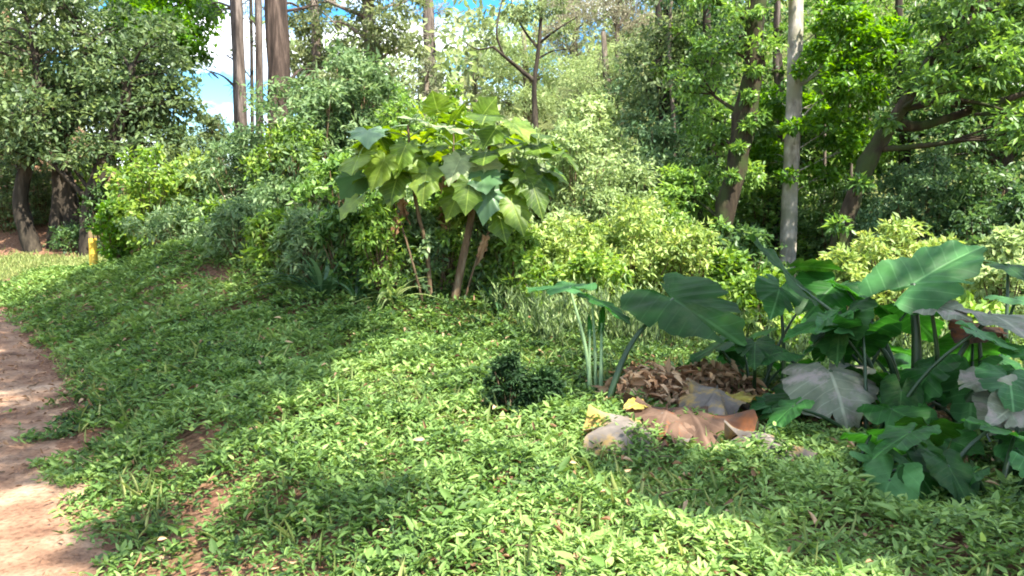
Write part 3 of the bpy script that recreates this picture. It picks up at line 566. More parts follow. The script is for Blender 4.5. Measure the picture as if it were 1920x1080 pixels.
shrub('fine', 'sage', 680, 13.4, 95, 250, 'tallest grey green shrub, just behind the big lobed leaves', group=G1)
shrub('fine2', 'sage', 530, 11.6, 335, 210, 'grey green shrub standing low in front of its taller neighbours', group=G1)
shrub('tiny', 'sage_dry', 650, 11.2, 360, 200, 'dry twiggy shrub left of the bare brown stems', group=G1)
shrub('fine2', 'broad', 760, 12.8, 175, 190, 'mid green shrub rising behind the left of the lobed leaves', group=G1)
shrub('broad', 'lime', 850, 12.4, 165, 150, 'narrow bright shrub poking above the lobed leaves', group=G1)
shrub('fine2', 'sage', 900, 11.8, 380, 180, 'grey green shrub behind the thick leaning brown stem', group=G1)
shrub('tiny', 'sage_dry', 770, 10.9, 420, 150, 'small dry shrub between the bare brown stems', group=G1)
shrub('broad', 'blue_shrub', 945, 10.6, 470, 130, 'dark leafy shrub at the right foot of the lobed shrub', group=G1)
shrub('fine', 'lime', 560, 12.3, 230, 190, 'lighter green shrub wedged between the two tall grey green ones', group=G1)
shrub('broad', 'broad', 640, 10.9, 300, 190, 'leafy green shrub touching the left edge of the lobed leaves', group=G1)
shrub('fine', 'sage', 715, 11.3, 270, 190, 'grey green shrub directly behind the leftmost bare stem', group=G1)
shrub('broad', 'lime', 830, 11.2, 340, 170, 'bright green shrub seen through the bare brown stems', group=G1)
shrub('tiny', 'sage_dry', 700, 10.3, 455, 150, 'dry grassy shrub at the foot of the leftmost bare stem', group=G1)
shrub('fine2', 'sage', 545, 10.9, 430, 170, 'low green shrub behind the leftmost strap leaved clump', group=G1)
shrub('broad', 'broad', 900, 10.4, 450, 120, 'dark green shrub leaning on the thick brown stem', group=G1)
shrub('fine2', 'sage', 990, 9.9, 545, 110, 'small grey green shrub at the right edge of the mound', group=G1)
shrub('fine', 'lime', 700, 9.85, 475, 120, 'small leafy shrub among strap leaved clumps left of the bare stems', group=G1)
shrub('fine2', 'sage', 925, 9.75, 460, 120, 'grey green shrub right beside the thick leaning brown stem', group=G1)
shrub('fine2', 'lime', 838, 10.15, 415, 150, 'light green shrub filling the gap between the two main bare stems', group=G1)
shrub('fine', 'sage', 610, 10.2, 420, 130, 'grey green shrub just behind the dark strap leaved clump', group=G1)
def near(kind, mat, px, py, ytop, w, label, dd=0., **k): shrub(kind, mat, px, hit(px, py)[1] + dd, ytop, w, label, group=G1, **k)
near('fine', 'sage', 455, 492, 385, 150, 'grey green shrub at the front of the crest, left of the strap leaved clumps')
near('fine2', 'lime', 520, 515, 400, 130, 'light green shrub on the right flank of the bank')
near('fine', 'sage', 580, 538, 395, 130, 'grey green shrub standing right behind the leftmost strap leaved clump')
near('fine2', 'broad', 650, 552, 385, 140, 'mid green shrub between the strap leaved clumps and the bare stems')
near('fine', 'lime', 720, 558, 375, 130, 'light green shrub leaning against the leftmost bare stem')
near('fine2', 'sage', 778, 560, 390, 110, 'soft grey green shrub caught between the two leftmost stems', .25)
near('fine2', 'lime', 838, 562, 370, 110, 'bright shrub behind the thick leaning stem', .3)
near('fine', 'sage', 915, 568, 365, 120, 'tall grey green shrub filling below the right of the lobed leaves', .2)
near('fine2', 'lime', 965, 585, 420, 120, 'light green shrub between the lobed shrub and the pale elephant ear stalks')
G2 = 'yellow green shrubs along the bank and stream'
shrub('broad', 'lime', 285, 12.8, 280, 175, 'yellow green shrub beside the yellow post', group=G2)
shrub('broad2', 'yellow_green', 372, 13.0, 292, 165, 'yellow green shrub with golden tips left of the grey green shrubs', group=G2)
shrub('broad', 'lime', 420, 12.2, 385, 160, 'low leafy green shrub on the crest of the bank', group=G2)
shrub('broad2', 'bright', 222, 13.2, 368, 75, 'small bright leafed shrub leaning over the yellow post', group=G2)
shrub('fine2', 'yellow_green', 1050, 10.6, 405, 210, 'golden green shrub right of the big lobed leaves', group=G2)
shrub('fine2', 'yellow_green', 1190, 11.2, 372, 230, 'widest golden shrub in front of the pale green mound', group=G2)
shrub('fine2', 'yellow_green', 1300, 10.8, 425, 180, 'golden shrub at the foot of the dark mossy trunk', group=G2)
shrub('broad', 'lime', 1110, 9.8, 480, 180, 'leafy shrub low behind the pale elephant ear stalks', group=G2)
shrub('fine2', 'yellow_green', 1680, 9.8, 405, 190, 'rounded yellow shrub above the blue green elephant ear leaf', group=G2)
shrub('broad2', 'yellow_green', 1580, 9.6, 465, 120, 'small yellow shrub under the leaning mossy tree', group=G2)
shrub('broad', 'pale', 1885, 9.6, 420, 150, 'pale leafy shrub at the right edge behind the elephant ears', group=G2)
shrub('broad', 'lime', 1430, 9.4, 520, 220, 'green shrub hidden low behind the elephant ear leaves', group=G2)
shrub('broad2', 'lime', 1800, 8.4, 560, 200, 'bright shrub behind the withered elephant ear leaves', group=G2)
shrub('fine', 'shadow_bush', 955, hit(955, 778)[1], 664, 82, 'small dark bush standing in for a shadow patch on the ground cover, left one', group='dark bushes standing in for a shadow patch', depth=.6)  # this bush and the next are added in place of a leaf's shadow
shrub('fine2', 'shadow_bush', 1018, hit(1015, 776)[1], 704, 105, 'low dark bush standing in for a shadow left of the pale stalks, right one', group='dark bushes standing in for a shadow patch', depth=.5)
shrub('broad', 'lime', 1120, 11.6, 430, 200, 'yellow green shrub between two golden ones', group=G2)
shrub('fine2', 'lime', 1250, 12.2, 395, 170, 'golden shrub set back beside the widest golden shrub', group=G2)
shrub('broad', 'lime', 1000, 11.2, 440, 150, 'leafy green shrub under the right edge of the lobed leaves', group=G2)
shrub('broad', 'lime', 1370, 10.6, 470, 140, 'green shrub behind the dark raised elephant ear leaf', group=G2)
shrub('broad2', 'yellow_green', 1760, 10.4, 455, 150, 'yellow shrub right of the rounded yellow one', group=G2)
shrub('fine', 'sage', 340, 11.9, 400, 190, 'grey green low shrub in front of the golden tipped shrub', group=G2)
G3 = 'pale green shrubs on the far slope'
shrub('fine2', 'pale', 1070, 13.6, 235, 270, 'pale sunlit green mound of a shrub behind the golden shrubs', group=G3)
shrub('tiny', 'pale', 1165, 13, 312, 240, 'soft pale green shrub left of the dark forest edge', group=G3)
shrub('fine2', 'pale', 1110, 16, 160, 230, 'pale green bushy tree top right of the bare forked tree', group=G3)
shrub('fine', 'pale', 985, 14.2, 225, 190, 'dusty pale shrub under the bare forked tree', group=G3)
shrub('fine', 'lime', 1230, 13.5, 365, 130, 'soft green shrub between the pale mound and dark trunk', group=G3)
G4 = 'dark understorey shrubs in the forest'
for a in [('fine', 'blue_shrub', 1225, 17, 225, 240, 'dark blue green shrub at the left edge of the forest'), ('broad', 'dark', 1300, 15, 290, 200, 'dark shrub left of the dark mossy trunk'),
          ('broad2', 'broad', 1440, 15.5, 300, 200, 'leafy shrub between the dark and the white trunk'), ('fine', 'dark', 1560, 15, 330, 220, 'shaded shrub between white trunk and leaning tree'),
          ('fine2', 'blue_shrub', 1720, 13.5, 285, 230, 'grey green shaded shrub under the mossy limb'), ('broad', 'dark', 1830, 13, 300, 230, 'dark shrub under the right end of the mossy limb'),
          ('fine', 'blue_shrub', 1620, 12.4, 400, 130, 'small ferny shrub at the foot of the leaning tree'), ('broad2', 'dark', 1395, 12.6, 430, 170, 'dark shrub hiding the foot of the dark mossy trunk'),
          ('broad', 'dark', 1900, 11, 360, 160, 'dark leafy shrub behind the pale shrub at the right edge')]:
    shrub(*a, group=G4)
shrub('broad', 'dark', 215, 18, 335, 110, 'dark shrub filling the shade right of the left hand trunks', group='shrubs beyond the lawn')
shrub('broad', 'lime', 155, 22, 300, 90, 'sunlit green shrub seen between the dark left hand trunks', group='shrubs beyond the lawn')
shrub('broad', 'left_tree', 20, 19.5, 300, 130, 'shaded leafy shrub behind the leftmost bowed trunk', group='shrubs beyond the lawn')
shrub('fine', 'left_tree', 85, 20, 315, 110, 'shaded shrub between the bowed trunk and its neighbour', group='shrubs beyond the lawn')
shrub('fine', 'dark', 150, 18.2, 425, 110, 'low dark bush at the foot of the dark trunks', group='shrubs beyond the lawn')
shrub('fine', 'sage', 345, 20, 230, 130, 'sage green bush beside the sky gap', group='shrubs beyond the lawn')
shrub('fine2', 'olive', 410, 26, 205, 130, 'distant olive bush below the patch of blue sky', group='shrubs beyond the lawn')

# ------------------------------------------------------------------ strap-leaved clumps and lance-leaved plants
def strap_mesh(seed, n, Lr, w, arch):
    rg = np.random.default_rng(seed); mb = MB()
    for i in range(n):
        a = rg.uniform(0, 6.28); L = Lr * rng.uniform(.6, 1.1); h = np.array([math.cos(a), math.sin(a), 0]); lean = rg.uniform(.15, .8); s = np.linspace(0, 1, 7)
        pth = h * (L * (lean * s + arch * s ** 2 * .4))[:, None] + up * (L * (s * (1.1 - lean * .5) - arch * .55 * s ** 2.4 * (.4 + lean)))[:, None]
        side = np.cross(h, up); wd = w * np.sin(np.pi * (.12 + .88 * s) ** .8) ** .7 * rg.uniform(.8, 1.2); wd[-1] = .001
        V = np.stack([pth - side * wd[:, None] / 2, pth - up * .006, pth + side * wd[:, None] / 2], 1).reshape(-1, 3); Fc = []
        for k in range(6):
            for j in (0, 1): b = k * 3 + j; Fc += [[b, b + 1, b + 4], [b, b + 4, b + 3]]
        mb.add(V, Fc, float(np.clip(rg.normal(.5, .2), 0, 1)))
    return mb.mesh('strap_blades', M['strap'])
ST = [strap_mesh(31, 26, .95, .055, .9), strap_mesh(32, 22, .8, .05, 1.1)]
def clump(px, py, s, v, label, mat='strap'):
    g = hit(px, py); o = obj('strap_leaved_plant', ST[v]); o.location = tuple(g); o.scale = (s, s, s); o.rotation_euler.z = px * .7 % 6.28
    o.material_slots[0].link = 'OBJECT'; o.material_slots[0].material = M[mat]
    return tag(o, label, 'plant', 'strap leaved plants under the shrubs')
clump(608, 566, 1.0, 0, 'dark strap leaved clump, leftmost under the grey green shrubs')
clump(668, 566, .8, 1, 'arching strap leaved clump between two others')
clump(735, 572, .75, 1, 'pale strap leaved clump at the left foot of the bare stems', 'lance')
clump(925, 585, .6, 0, 'strap leaved clump right of the thick brown stem')
def lance_mesh(seed):
    rg = np.random.default_rng(seed); mb = MB(); st = MB()
    for i in range(16):
        b = np.array([rg.normal(0, .17), rg.normal(0, .17), 0]); L = rg.uniform(.4, .85); tp = b + np.array([rg.normal(0, .08), rg.normal(0, .08), L])
        tube(st, [b, (b + tp) / 2 + rg.normal(0, .015, 3), tp], [.007, .003], 4, 5)
        k = 12; s = rg.uniform(.2, 1, k)[:, None]; a = rg.uniform(0, 6.28, k)
        leaves(mb, b + (tp - b) * s, np.stack([np.cos(a) * .55, np.sin(a) * .55, rg.uniform(.35, 1.3, k)], -1), np.stack([np.cos(a), np.sin(a), np.full(k, .4)], -1) + rg.normal(0, .2, (k, 3)), rg.uniform(.09, .2, k), .026, np.clip(rg.normal(.5, .2, k), 0, 1), 1, .2, .25)
    return mb.mesh('lance_leaves', M['lance']), st.mesh('lance_stems', M['petiole'])
LA = [lance_mesh(s) for s in (41, 42, 43)]
i = 0
for px, py, s in [(1000, 640, .75), (1035, 655, .7), (1070, 640, .8), (1150, 650, .9), (1185, 660, .9), (1215, 655, .85), (1250, 660, .85), (1285, 650, .8), (1100, 625, .9), (1180, 625, .95), (1240, 625, .95), (1300, 640, .9),
                  (1330, 660, .8), (1045, 615, .8), (990, 610, .7), (1140, 610, .9), (1210, 605, .9), (1280, 610, .9), (1340, 620, .9), (1390, 650, .9), (1080, 600, .8), (960, 600, .7), (1440, 660, .9), (1500, 690, .9), (1570, 700, .9), (1640, 700, .9), (1720, 700, .9), (1800, 700, .9), (1880, 720, .9)]:
    g = hit(px, py); o = empty('lance_leaved_plant', g, 'pale green lance leaved plant in the dense stand behind the pale stalks' if px < 1400 else 'lance leaved plant glimpsed between elephant ear leaves', 'plant', 'lance leaved plants in a dense stand' if px < 1400 else 'lance leaved plants behind the elephant ears')
    o.rotation_euler.z = i * 1.3
    for nm, me in (('leaves', LA[i % 3][0]), ('stems', LA[i % 3][1])):
        c = bpy.data.objects.new(nm, me); COL.objects.link(c); c.parent = o; c.scale = (s, s, s * .72)
    i += 1

# ------------------------------------------------------------------ trees
def tree(name, label, trunk, rad, bark, blobs, n, L, W, mat, cat='tree', group=None, limbs=(), seed=1, rooted=True, auto=True, lr=1., up_=.9, nsub=26, droopy=.15, spread=.2, flat=.75, tb=0., jit=.05, limbmat=None):
    rg = np.random.default_rng(seed); pts = [P(*q) for q in trunk]
    if rooted: g = ground(trunk[0][0], trunk[0][2]); pts[0] = np.array([pts[0][0], pts[0][1], g[2] - .1]) 
    o = empty(name, pts[0], label, cat, group)
    mb = MB(); c = tube(mb, pts, rad, 12, 26, jit, rg); r_ = np.interp(np.linspace(0, 1, 26), np.linspace(0, 1, len(rad)), rad)
    B = [(P(b[0], b[1], b[2]), np.array([1, 1, flat]) * b[3] / F * b[2]) for b in blobs]
    if auto:
        for b, r in B:
            k = 4 + np.argmin(np.linalg.norm(c[4:] - (b - up * np.linalg.norm(c[4:] - b, axis=1).min() * .5), axis=1)); q = c[k]
            d = np.linalg.norm(b - q)
            if d > .15:
                rr = min(r_[k] * .55, .02 + d * .022) * lr
                tube(mb, [q, (q + b) / 2 + up * d * .08 + rg.normal(0, .05 * d, 3), b], [rr, rr * .6, rr * .2], 6, 10, .05, rg)
                for s in range(3): tube(mb, [q * .4 + b * .6, b + (rg.normal(0, .5, 3)) * r], [rr * .4, rr * .12], 4, 5)
    mb.build('trunk', M[bark], o)
    for lp, lrad in limbs:
        mb = MB(); tube(mb, [P(*q) for q in lp], lrad, 9, 18, .07, rg); mb.build('limb', M[limbmat or bark], o)
    if B: mb = MB(); crown(mb, rg, B, n, L, W, up_, droopy, nsub, spread, tb=tb); mb.build('crown', M[mat], o)
    return o
def blobs_in(seed, x0, x1, y0, y1, d0, d1, n, r0, r1):
    rg = np.random.default_rng(seed); return [(rg.uniform(x0, x1), rg.uniform(y0, y1), rg.uniform(d0, d1), rg.uniform(r0, r1)) for _ in range(n)]
GL = 'dark broadleaf trees left of the lawn'
tree('broadleaf_tree', 'dark broadleaf tree with the leftmost bowed trunk beyond the lawn', [(62, 440, 18), (38, 370, 18), (60, 280, 18), (75, 190, 18), (60, 60, 18)], [.2, .17, .15, .12, .07], 'bark_dark',
     blobs_in(1, -80, 150, -60, 240, 17, 19.5, 16, 55, 85), 8500, .17, .08, 'left_tree', group=GL, seed=2)
tree('broadleaf_tree', 'dark broadleaf tree with two trunks behind the lawn', [(100, 440, 18.4), (112, 360, 18.4), (112, 300, 18.4), (140, 200, 18.4), (170, 80, 18.4)], [.2, .17, .15, .12, .07], 'bark_dark',
     blobs_in(2, 60, 300, -60, 255, 17.2, 19.8, 17, 50, 80), 8500, .17, .08, 'left_tree', group=GL, seed=3, limbs=[([(140, 445, 18.5), (128, 370, 18.5), (118, 310, 18.4)], [.24, .2, .16])])
tree('broadleaf_tree', 'dark broadleaf tree with leaning trunk nearest the yellow post', [(165, 440, 17.6), (172, 380, 17.6), (190, 320, 17.6), (220, 240, 17.6), (250, 120, 17.6)], [.24, .2, .18, .13, .07], 'bark_dark',
     blobs_in(3, 200, 340, 40, 285, 16.8, 18.6, 14, 40, 62) + [(150, 290, 17.6, 50), (90, 280, 17.6, 50), (20, 265, 17.6, 55), (240, 300, 17.6, 45)], 7500, .16, .075, 'left_tree', group=GL, seed=4)
tree('broadleaf_tree', 'sunlit bright green tree top above the dark left hand trees', [(260, 440, 21), (255, 250, 21), (260, 100, 21), (270, -60, 21)], [.25, .2, .15, .08], 'bark_dark',
     blobs_in(4, 170, 350, -110, 90, 20, 22, 11, 45, 65) + [(330, 60, 20.5, 40), (350, 110, 20.5, 25)], 9000, .2, .1, 'bright', group=GL, seed=5)
tree('broadleaf_tree', 'far dark tree closing the view left of the bowed trunk', [(-60, 440, 23), (-50, 250, 23), (-40, 60, 23)], [.25, .2, .1], 'bark_grey',
     blobs_in(5, -150, 60, -20, 300, 22, 24, 12, 60, 90), 8000, .2, .09, 'olive', group=GL, seed=6)
GP = 'tall pines against the sky gap'
def pine(label, x0, xt, d, r, seed, yb=430, tufts=(), bark='bark_pine'):
    tree('pine_tree', label, [(x0, yb, d), ((x0 * 2 + xt) / 3, 150, d), (xt, -100, d), (xt - (x0 - xt) * .5, -420, d), (xt - (x0 - xt), -800, d)], [r * 1.15, r, r * .93, r * .8, r * .4], bark,
         [(xt + a, b, d + c, w) for a, b, c, w in tufts], 260 * max(1, len(tufts)), .22, .012, 'needle', group=GP, seed=seed, nsub=14, up_=.4, spread=.22, flat=.6)
top = [(-140, -700, 0, 90), (120, -760, .5, 100), (-40, -900, 0, 120), (100, -560, .6, 80), (-130, -500, -.5, 70), (10, -1000, 0, 90)]
pine('thickest brown pine trunk, rightmost of the group against the sky', 530, 512, 16.5, .26, 11, bark='bark_pine_dark', tufts=top + [(60, 20, 1.5, 22), (85, 10, 1, 18), (75, 130, 1.5, 20)])
pine('pale slender pine trunk, leftmost against the blue sky', 454, 438, 19, .16, 12, tufts=top + [(-50, 10, .5, 24), (-35, 20, .5, 18), (-20, 100, 0, 16), (-55, 130, 0, 14), (12, 165, 0, 12)])
pine('thin pine trunk in the middle of the group', 488, 483, 20, .10, 13, tufts=top + [(-20, 30, 0, 14), (15, 20, .4, 14)])
pine('thinnest dark pine behind the middle trunk', 474, 469, 24, .055, 14, bark='bark_dark', tufts=top[:4] + [(-14, 10, 0, 16), (6, 70, 0, 12), (-12, 130, 0, 10)])
GC = 'sunlit trees on the centre slope'
tree('broadleaf_tree', 'olive tree with a dark trunk above the tallest grey green shrub', [(705, 440, 18), (700, 150, 18), (692, 60, 18), (690, -80, 18)], [.24, .2, .16, .1], 'bark_grey',
     blobs_in(6, 580, 770, -60, 170, 17.2, 19.5, 17, 30, 50), 6500, .14, .06, 'olive_lit', group=GC, seed=21)
tree('broadleaf_tree', 'yellowish olive tree top rising beside the thick pine', [(600, 440, 19), (595, 150, 19), (590, 0, 19)], [.2, .16, .1], 'bark_grey',
     blobs_in(7, 560, 650, 10, 210, 18.4, 20, 10, 26, 42), 4500, .14, .06, 'olive_lit', group=GC, seed=22, tb=.15)
tree('dead_pine', 'dead pine with a bare reddish brown trunk at the top centre', [(812, 330, 26), (806, 100, 26), (802, 0, 26), (800, -120, 26)], [.28, .24, .2, .15], 'bark_pine',
     [(780, 30, 26, 18), (830, 20, 26, 20), (795, 65, 26, 18), (825, 55, 26, 14)], 500, .2, .02, 'tan', group=GC, seed=23, up_=.3)
for k, (x, yt, d, w, lab) in enumerate([(800, 95, 24, 95, 'sage coloured conifer left of the bare forked tree'), (890, 75, 27, 85, 'rounded sage conifer below the cloud gap'), (745, 170, 22, 80, 'pale conifer between olive tree and lobed shrub')]):
    bl = []; rg = np.random.default_rng(60 + k)
    for q in np.linspace(0, 1, 16): bl.append((x + rg.normal(0, w * .42 * q ** .7), yt + 15 + q * (300 - yt), d + rg.normal(0, .6), 12 + w * .30 * q ** .8))
    tree('conifer', lab, [(x, 420, d), (x, 200, d), (x, yt, d)], [.18, .12, .03], 'bark_grey', bl, 9000, .16, .03, 'sage_dry', group=GC, seed=70 + k, up_=.5, nsub=22)
bt = [(1004, 440, 14.5), (1004, 240, 14.5), (1002, 155, 14.5), (1010, 90, 14.5), (1014, 20, 14.5), (1006, -60, 14.5)]
d = 14.5
tree('bare_tree', 'thin dark forked tree with nearly bare twigs in the centre', bt, [.11, .09, .075, .05, .035, .02], 'bark_dark', [(930, 75, d, 24), (1000, 20, d, 30), (1060, 60, d, 26), (960, 20, d, 24), (900, 40, d, 20), (1040, 10, d, 24)], 1300, .10, .04, 'olive', group=None, seed=24, nsub=12,
     limbs=[([(1002, 152, d), (975, 130, d), (945, 105, d - .3), (925, 88, d - .4)], [.05, .035, .022]), ([(945, 105, d - .3), (932, 70, d - .4), (935, 30, d - .3), (948, -20, d)], [.022, .018, .014, .01]), ([(925, 88, d - .4), (895, 92, d - .5), (865, 75, d - .6)], [.02, .013, .006]),
            ([(1010, 92, d), (985, 60, d + .2), (962, 15, d + .3), (955, -30, d + .3)], [.03, .022, .012, .008]), ([(1012, 80, d), (1045, 55, d - .2), (1085, 30, d - .2)], [.03, .018, .008]), ([(1008, 110, d), (1040, 95, d + .3), (1070, 92, d + .3)], [.022, .014, .006])], auto=False)
for k, (a, lab, m) in enumerate([((1030, 1130, -40, 150, 22, 24, 12, 32, 52), 'feathery tan tree top right of the bare forked tree', 'tan'), ((1110, 1210, -60, 130, 21, 23, 12, 32, 52), 'feathery pale tree top at the dark forest edge', 'tan'), ((930, 1040, 70, 200, 20, 22, 10, 28, 46), 'pale olive tree behind the bare forked tree', 'pale'), ((1080, 1190, 100, 240, 19, 21, 11, 32, 50), 'pale green tree with dark trunk gaps above the mound', 'pale')]):
    x = (a[0] + a[1]) / 2; dd = (a[4] + a[5]) / 2
    tree('feathery_tree', lab, [(x, 420, dd), (x + 5, 200, dd), (x - 4, 60, dd)], [.2, .15, .06], 'bark_grey', blobs_in(30 + k, *a), 9000, .13, .022, m, group=GC, seed=80 + k, up_=.6, nsub=30, spread=.24)
# forest on the right
d = 12.2
tree('mossy_tree', 'leaning mossy tree with a long side limb on the right', [(1545, 480, d), (1590, 400, d), (1622, 318, d), (1660, 245, d), (1702, 185, d - .1), (1752, 108, d - .2), (1805, 45, d - .3), (1880, -30, d - .4)], [.19, .155, .135, .14, .11, .10, .085, .06], 'bark_moss',
     blobs_in(9, 1740, 1960, -90, 170, 10.8, 13, 18, 42, 70) + [(1900, 250, 11, 40), (1860, 120, 11, 50), (1930, 220, 11, 45), (1800, 20, 11, 50), (1575, 420, 11.6, 20), (1612, 345, 11.8, 15), (1668, 225, 11.8, 16), (1720, 150, 11.6, 20), (1840, 200, 11.6, 18)], 9000, .14, .065, 'broad', group='trees of the shaded forest', seed=25, jit=.12,
     limbs=[([(1676, 232, d), (1720, 238, d), (1770, 224, d - .2), (1830, 204, d - .4), (1900, 182, d - .6), (1990, 150, d - .8)], [.11, .075, .065, .055, .045, .03])])
d = 13
tree('mossy_tree', 'dark crooked tree with clumps of moss left of the white trunk', [(1342, 470, d), (1362, 385, d), (1385, 300, d), (1394, 240, d), (1410, 150, d), (1414, 60, d), (1428, -80, d), (1440, -250, d)], [.23, .18, .165, .19, .15, .17, .13, .08], 'bark_moss',
     blobs_in(10, 1250, 1420, 190, 420, 13.3, 15, 9, 38, 58) + blobs_in(11, 1280, 1480, -90, -10, 13, 15, 5, 40, 60) + [(1425, 85, 12.8, 34), (1395, 20, 12.8, 36), (1340, 90, 13.2, 42), (1300, 150, 13.6, 48), (1420, 220, 12.8, 18), (1402, 235, 12.75, 11), (1372, 330, 12.75, 10), (1350, 420, 12.75, 16), (1412, 130, 12.7, 14), (1385, 275, 12.75, 9), (1405, 180, 12.75, 12)], 11000, .12, .055, 'broad', group='trees of the shaded forest', seed=26, jit=.15)
d = 14
tree('white_trunk_tree', 'slender tree with a straight whitish trunk', [(1477, 470, d), (1484, 300, d), (1490, 150, d), (1493, 0, d), (1497, -250, d), (1500, -420, d)], [.15, .145, .14, .135, .12, .08], 'bark_white',
     [(1568, 95, 13.4, 50), (1600, 160, 13.2, 56), (1568, 235, 13.6, 44), (1610, 270, 13.4, 46), (1440, 190, 14.7, 40), (1575, 30, 13.4, 46), (1440, 290, 14.8, 40), (1630, 90, 13.2, 46), (1545, 325, 13.8, 32), (1670, 60, 13.4, 40), (1515, 200, 14.8, 34), (1488, 235, 13.5, 20), (1478, 330, 13.6, 16), (1500, 130, 13.5, 14), (1520, 110, 14.8, 36)],
     11000, .12, .06, 'bright', group='trees of the shaded forest', seed=27, jit=.035, lr=.4)
GF = 'trees of the shaded forest'
for k, (x0, x1, y0, y1, dd, m, lab, tx) in enumerate([
    (1190, 1330, -60, 230, 18, 'olive', 'olive forest tree left of the dark crooked trunk', 1240), (1290, 1440, -60, 260, 17, 'dark', 'dark forest tree behind the dark crooked trunk', 1330),
    (1430, 1580, 120, 420, 18, 'broad', 'mid green forest tree just behind the white trunk', 1462), (1540, 1720, -60, 280, 17.5, 'broad', 'leafy forest tree between white trunk and mossy limb', 1590),
    (1640, 1800, 60, 400, 16.5, 'dark', 'dark forest tree behind the mossy limb', 1690), (1760, 1960, -60, 260, 16, 'dark', 'dark forest tree in the top right corner', 1850),
    (1780, 1980, 180, 430, 15, 'dark', 'dark forest tree at the right edge under the limb', 1880), (1180, 1330, 150, 400, 19, 'blue_shrub', 'blue green forest tree above the pale mound', 1255),
    (1340, 1480, 230, 440, 18.5, 'dark', 'dark forest tree glimpsed between the two trunks', 1425), (1500, 1660, 250, 450, 19, 'dark', 'dark forest tree low behind the leaning tree', 1540)]):
    tree('forest_tree', lab, [(tx, 450, dd), (tx + 6, 250, dd), (tx - 5, 60, dd), (tx, -120, dd)], [.16, .13, .10, .05], 'bark_dark', blobs_in(100 + k, x0, x1, y0, y1, dd - 1.2, dd + 1.5, 14, 45, 75), 6000, .15, .07, m, group=GF, seed=110 + k)
for px, d, r, lab in [(1540, 15.5, .035, 'thin sapling stem right of the white trunk'), (1625, 16.2, .04, 'thin sapling stem behind the leaning tree'), (1458, 15.2, .08, 'brown trunk close behind the white trunk'), (1590, 15, .03, 'thin pale sapling near the leaning tree'), (1258, 17, .05, 'dark thin trunk at the forest edge')]:
    tree('sapling', lab, [(px, 440, d), (px + 6, 250, d), (px - 3, 100, d), (px + 5, -60, d)], [r, r * .9, r * .8, r * .6], 'bark_pine' if r > .06 else 'bark_grey', [(px + 20, 60, d, 24), (px - 15, 130, d, 22)], 500, .12, .05, 'broad', group=GF, seed=int(px))
# tall tree standing right of the picture whose limbs shade the bank
def PW(x, y, z):
    return np.array([x, y, z])
SUN = nrm(np.array([.38, -.40, .83]))
rgc = np.random.default_rng(77); can = []
def shade(px, py, r, t): 
    g = hit(px, py); can.append((g + SUN * (t / SUN[2]), np.array([r, r, r * .45])))
for px, py, r in [(120, 560, 1.5), (260, 540, 1.3), (200, 640, 1.1), (330, 620, 1.1), (430, 560, 1.1), (480, 640, .8), (150, 720, .8), (300, 720, .8), (420, 720, .7), (30, 700, .8), (60, 620, .9), (560, 600, .8), (330, 500, 1.), (620, 640, .45), (520, 720, .4),
                  (600, 960, .38), (330, 860, .38), (60, 790, .6), (20, 850, .35), (90, 880, .3), (250, 800, .5), (380, 780, .5), (560, 660, .5), (100, 660, .7), (1300, 960, .25), (1500, 985, .4), (1700, 1000, .5), (1180, 880, .22), (1400, 930, .3), (1600, 950, .4), (1850, 1000, .7), (1750, 850, .6), (240, 1010, .2)]:
    shade(px, py, r, rgc.uniform(8.5, 11))
for px, py, dd, r in [(1310, 840, 5.2, .36), (1360, 850, 5.1, .3), (1250, 850, 5.2, .25), (1180, 850, 5.2, .2), (1300, 570, 5.3, .5), (1240, 560, 5.4, .4), (1440, 480, 5.4, .3), (1500, 700, 4.8, .22), (1600, 860, 4.5, .4), (1800, 620, 4.8, .35), (1420, 680, 5.2, .3), (1850, 800, 4.2, .3), (1700, 800, 4.9, .4)]:
    q = P(px, py, dd); can.append((q + SUN * rgc.uniform(8, 10) / SUN[2], np.array([r, r, r * .5])))
tb = np.array([8.2, 3.2, 0.]); tb[2] = float(hz(tb[0], tb[1]))
o = empty('shade_tree', tb, 'tall tree right of the view whose high limbs shade the bank', 'tree')
mb = MB(); c = tube(mb, [tb - up * .1, tb + [.1, 0, 4], tb + [-.2, .2, 8], tb + [-.6, .6, 12]], [.32, .26, .2, .1], 12, 20, .04, rgc)
for b, r in can:
    q = c[12 + int(rgc.integers(0, 6))]; dd = np.linalg.norm(b - q); tube(mb, [q, (q + b) / 2 + up * .06 * dd, b], [.05, .03, .012], 5, 10)
mb.build('trunk', M['bark_grey'], o)
mb = MB(); crown(mb, rgc, can, 24000, .17, .085, 1.2, .1, 40, .24); mb.build('crown', M['broad'], o)

# ------------------------------------------------------------------ yellow post
g = ground(178, 13.5); o = empty('marker_post', g, 'short weathered yellow post beside the sunlit lawn', 'post')
def box(mb, c, s, t=.5):
    c = np.array(c); s = np.array(s) / 2; V = np.array([[x, y, z] for x in (-1, 1) for y in (-1, 1) for z in (-1, 1)]) * s + c
    mb.add(V, [[0, 1, 3], [0, 3, 2], [4, 6, 7], [4, 7, 5], [0, 4, 5], [0, 5, 1], [2, 3, 7], [2, 7, 6], [0, 2, 6], [0, 6, 4], [1, 5, 7], [1, 7, 3]], t)
M['post_yellow'] = barkmat('post_yellow', (.42, .25, .03), (.62, .40, .05), (.68, .5, .12), 8); M['post_cap'] = barkmat('post_cap', (.14, .10, .05), (.22, .16, .08), (.3, .23, .13), 8)
mb = MB(); tube(mb, [g - up * .2, g + up * .3, g + up * .60], [.075, .07, .066], 14, 8); mb.build('post_shaft', M['post_yellow'], o, True)
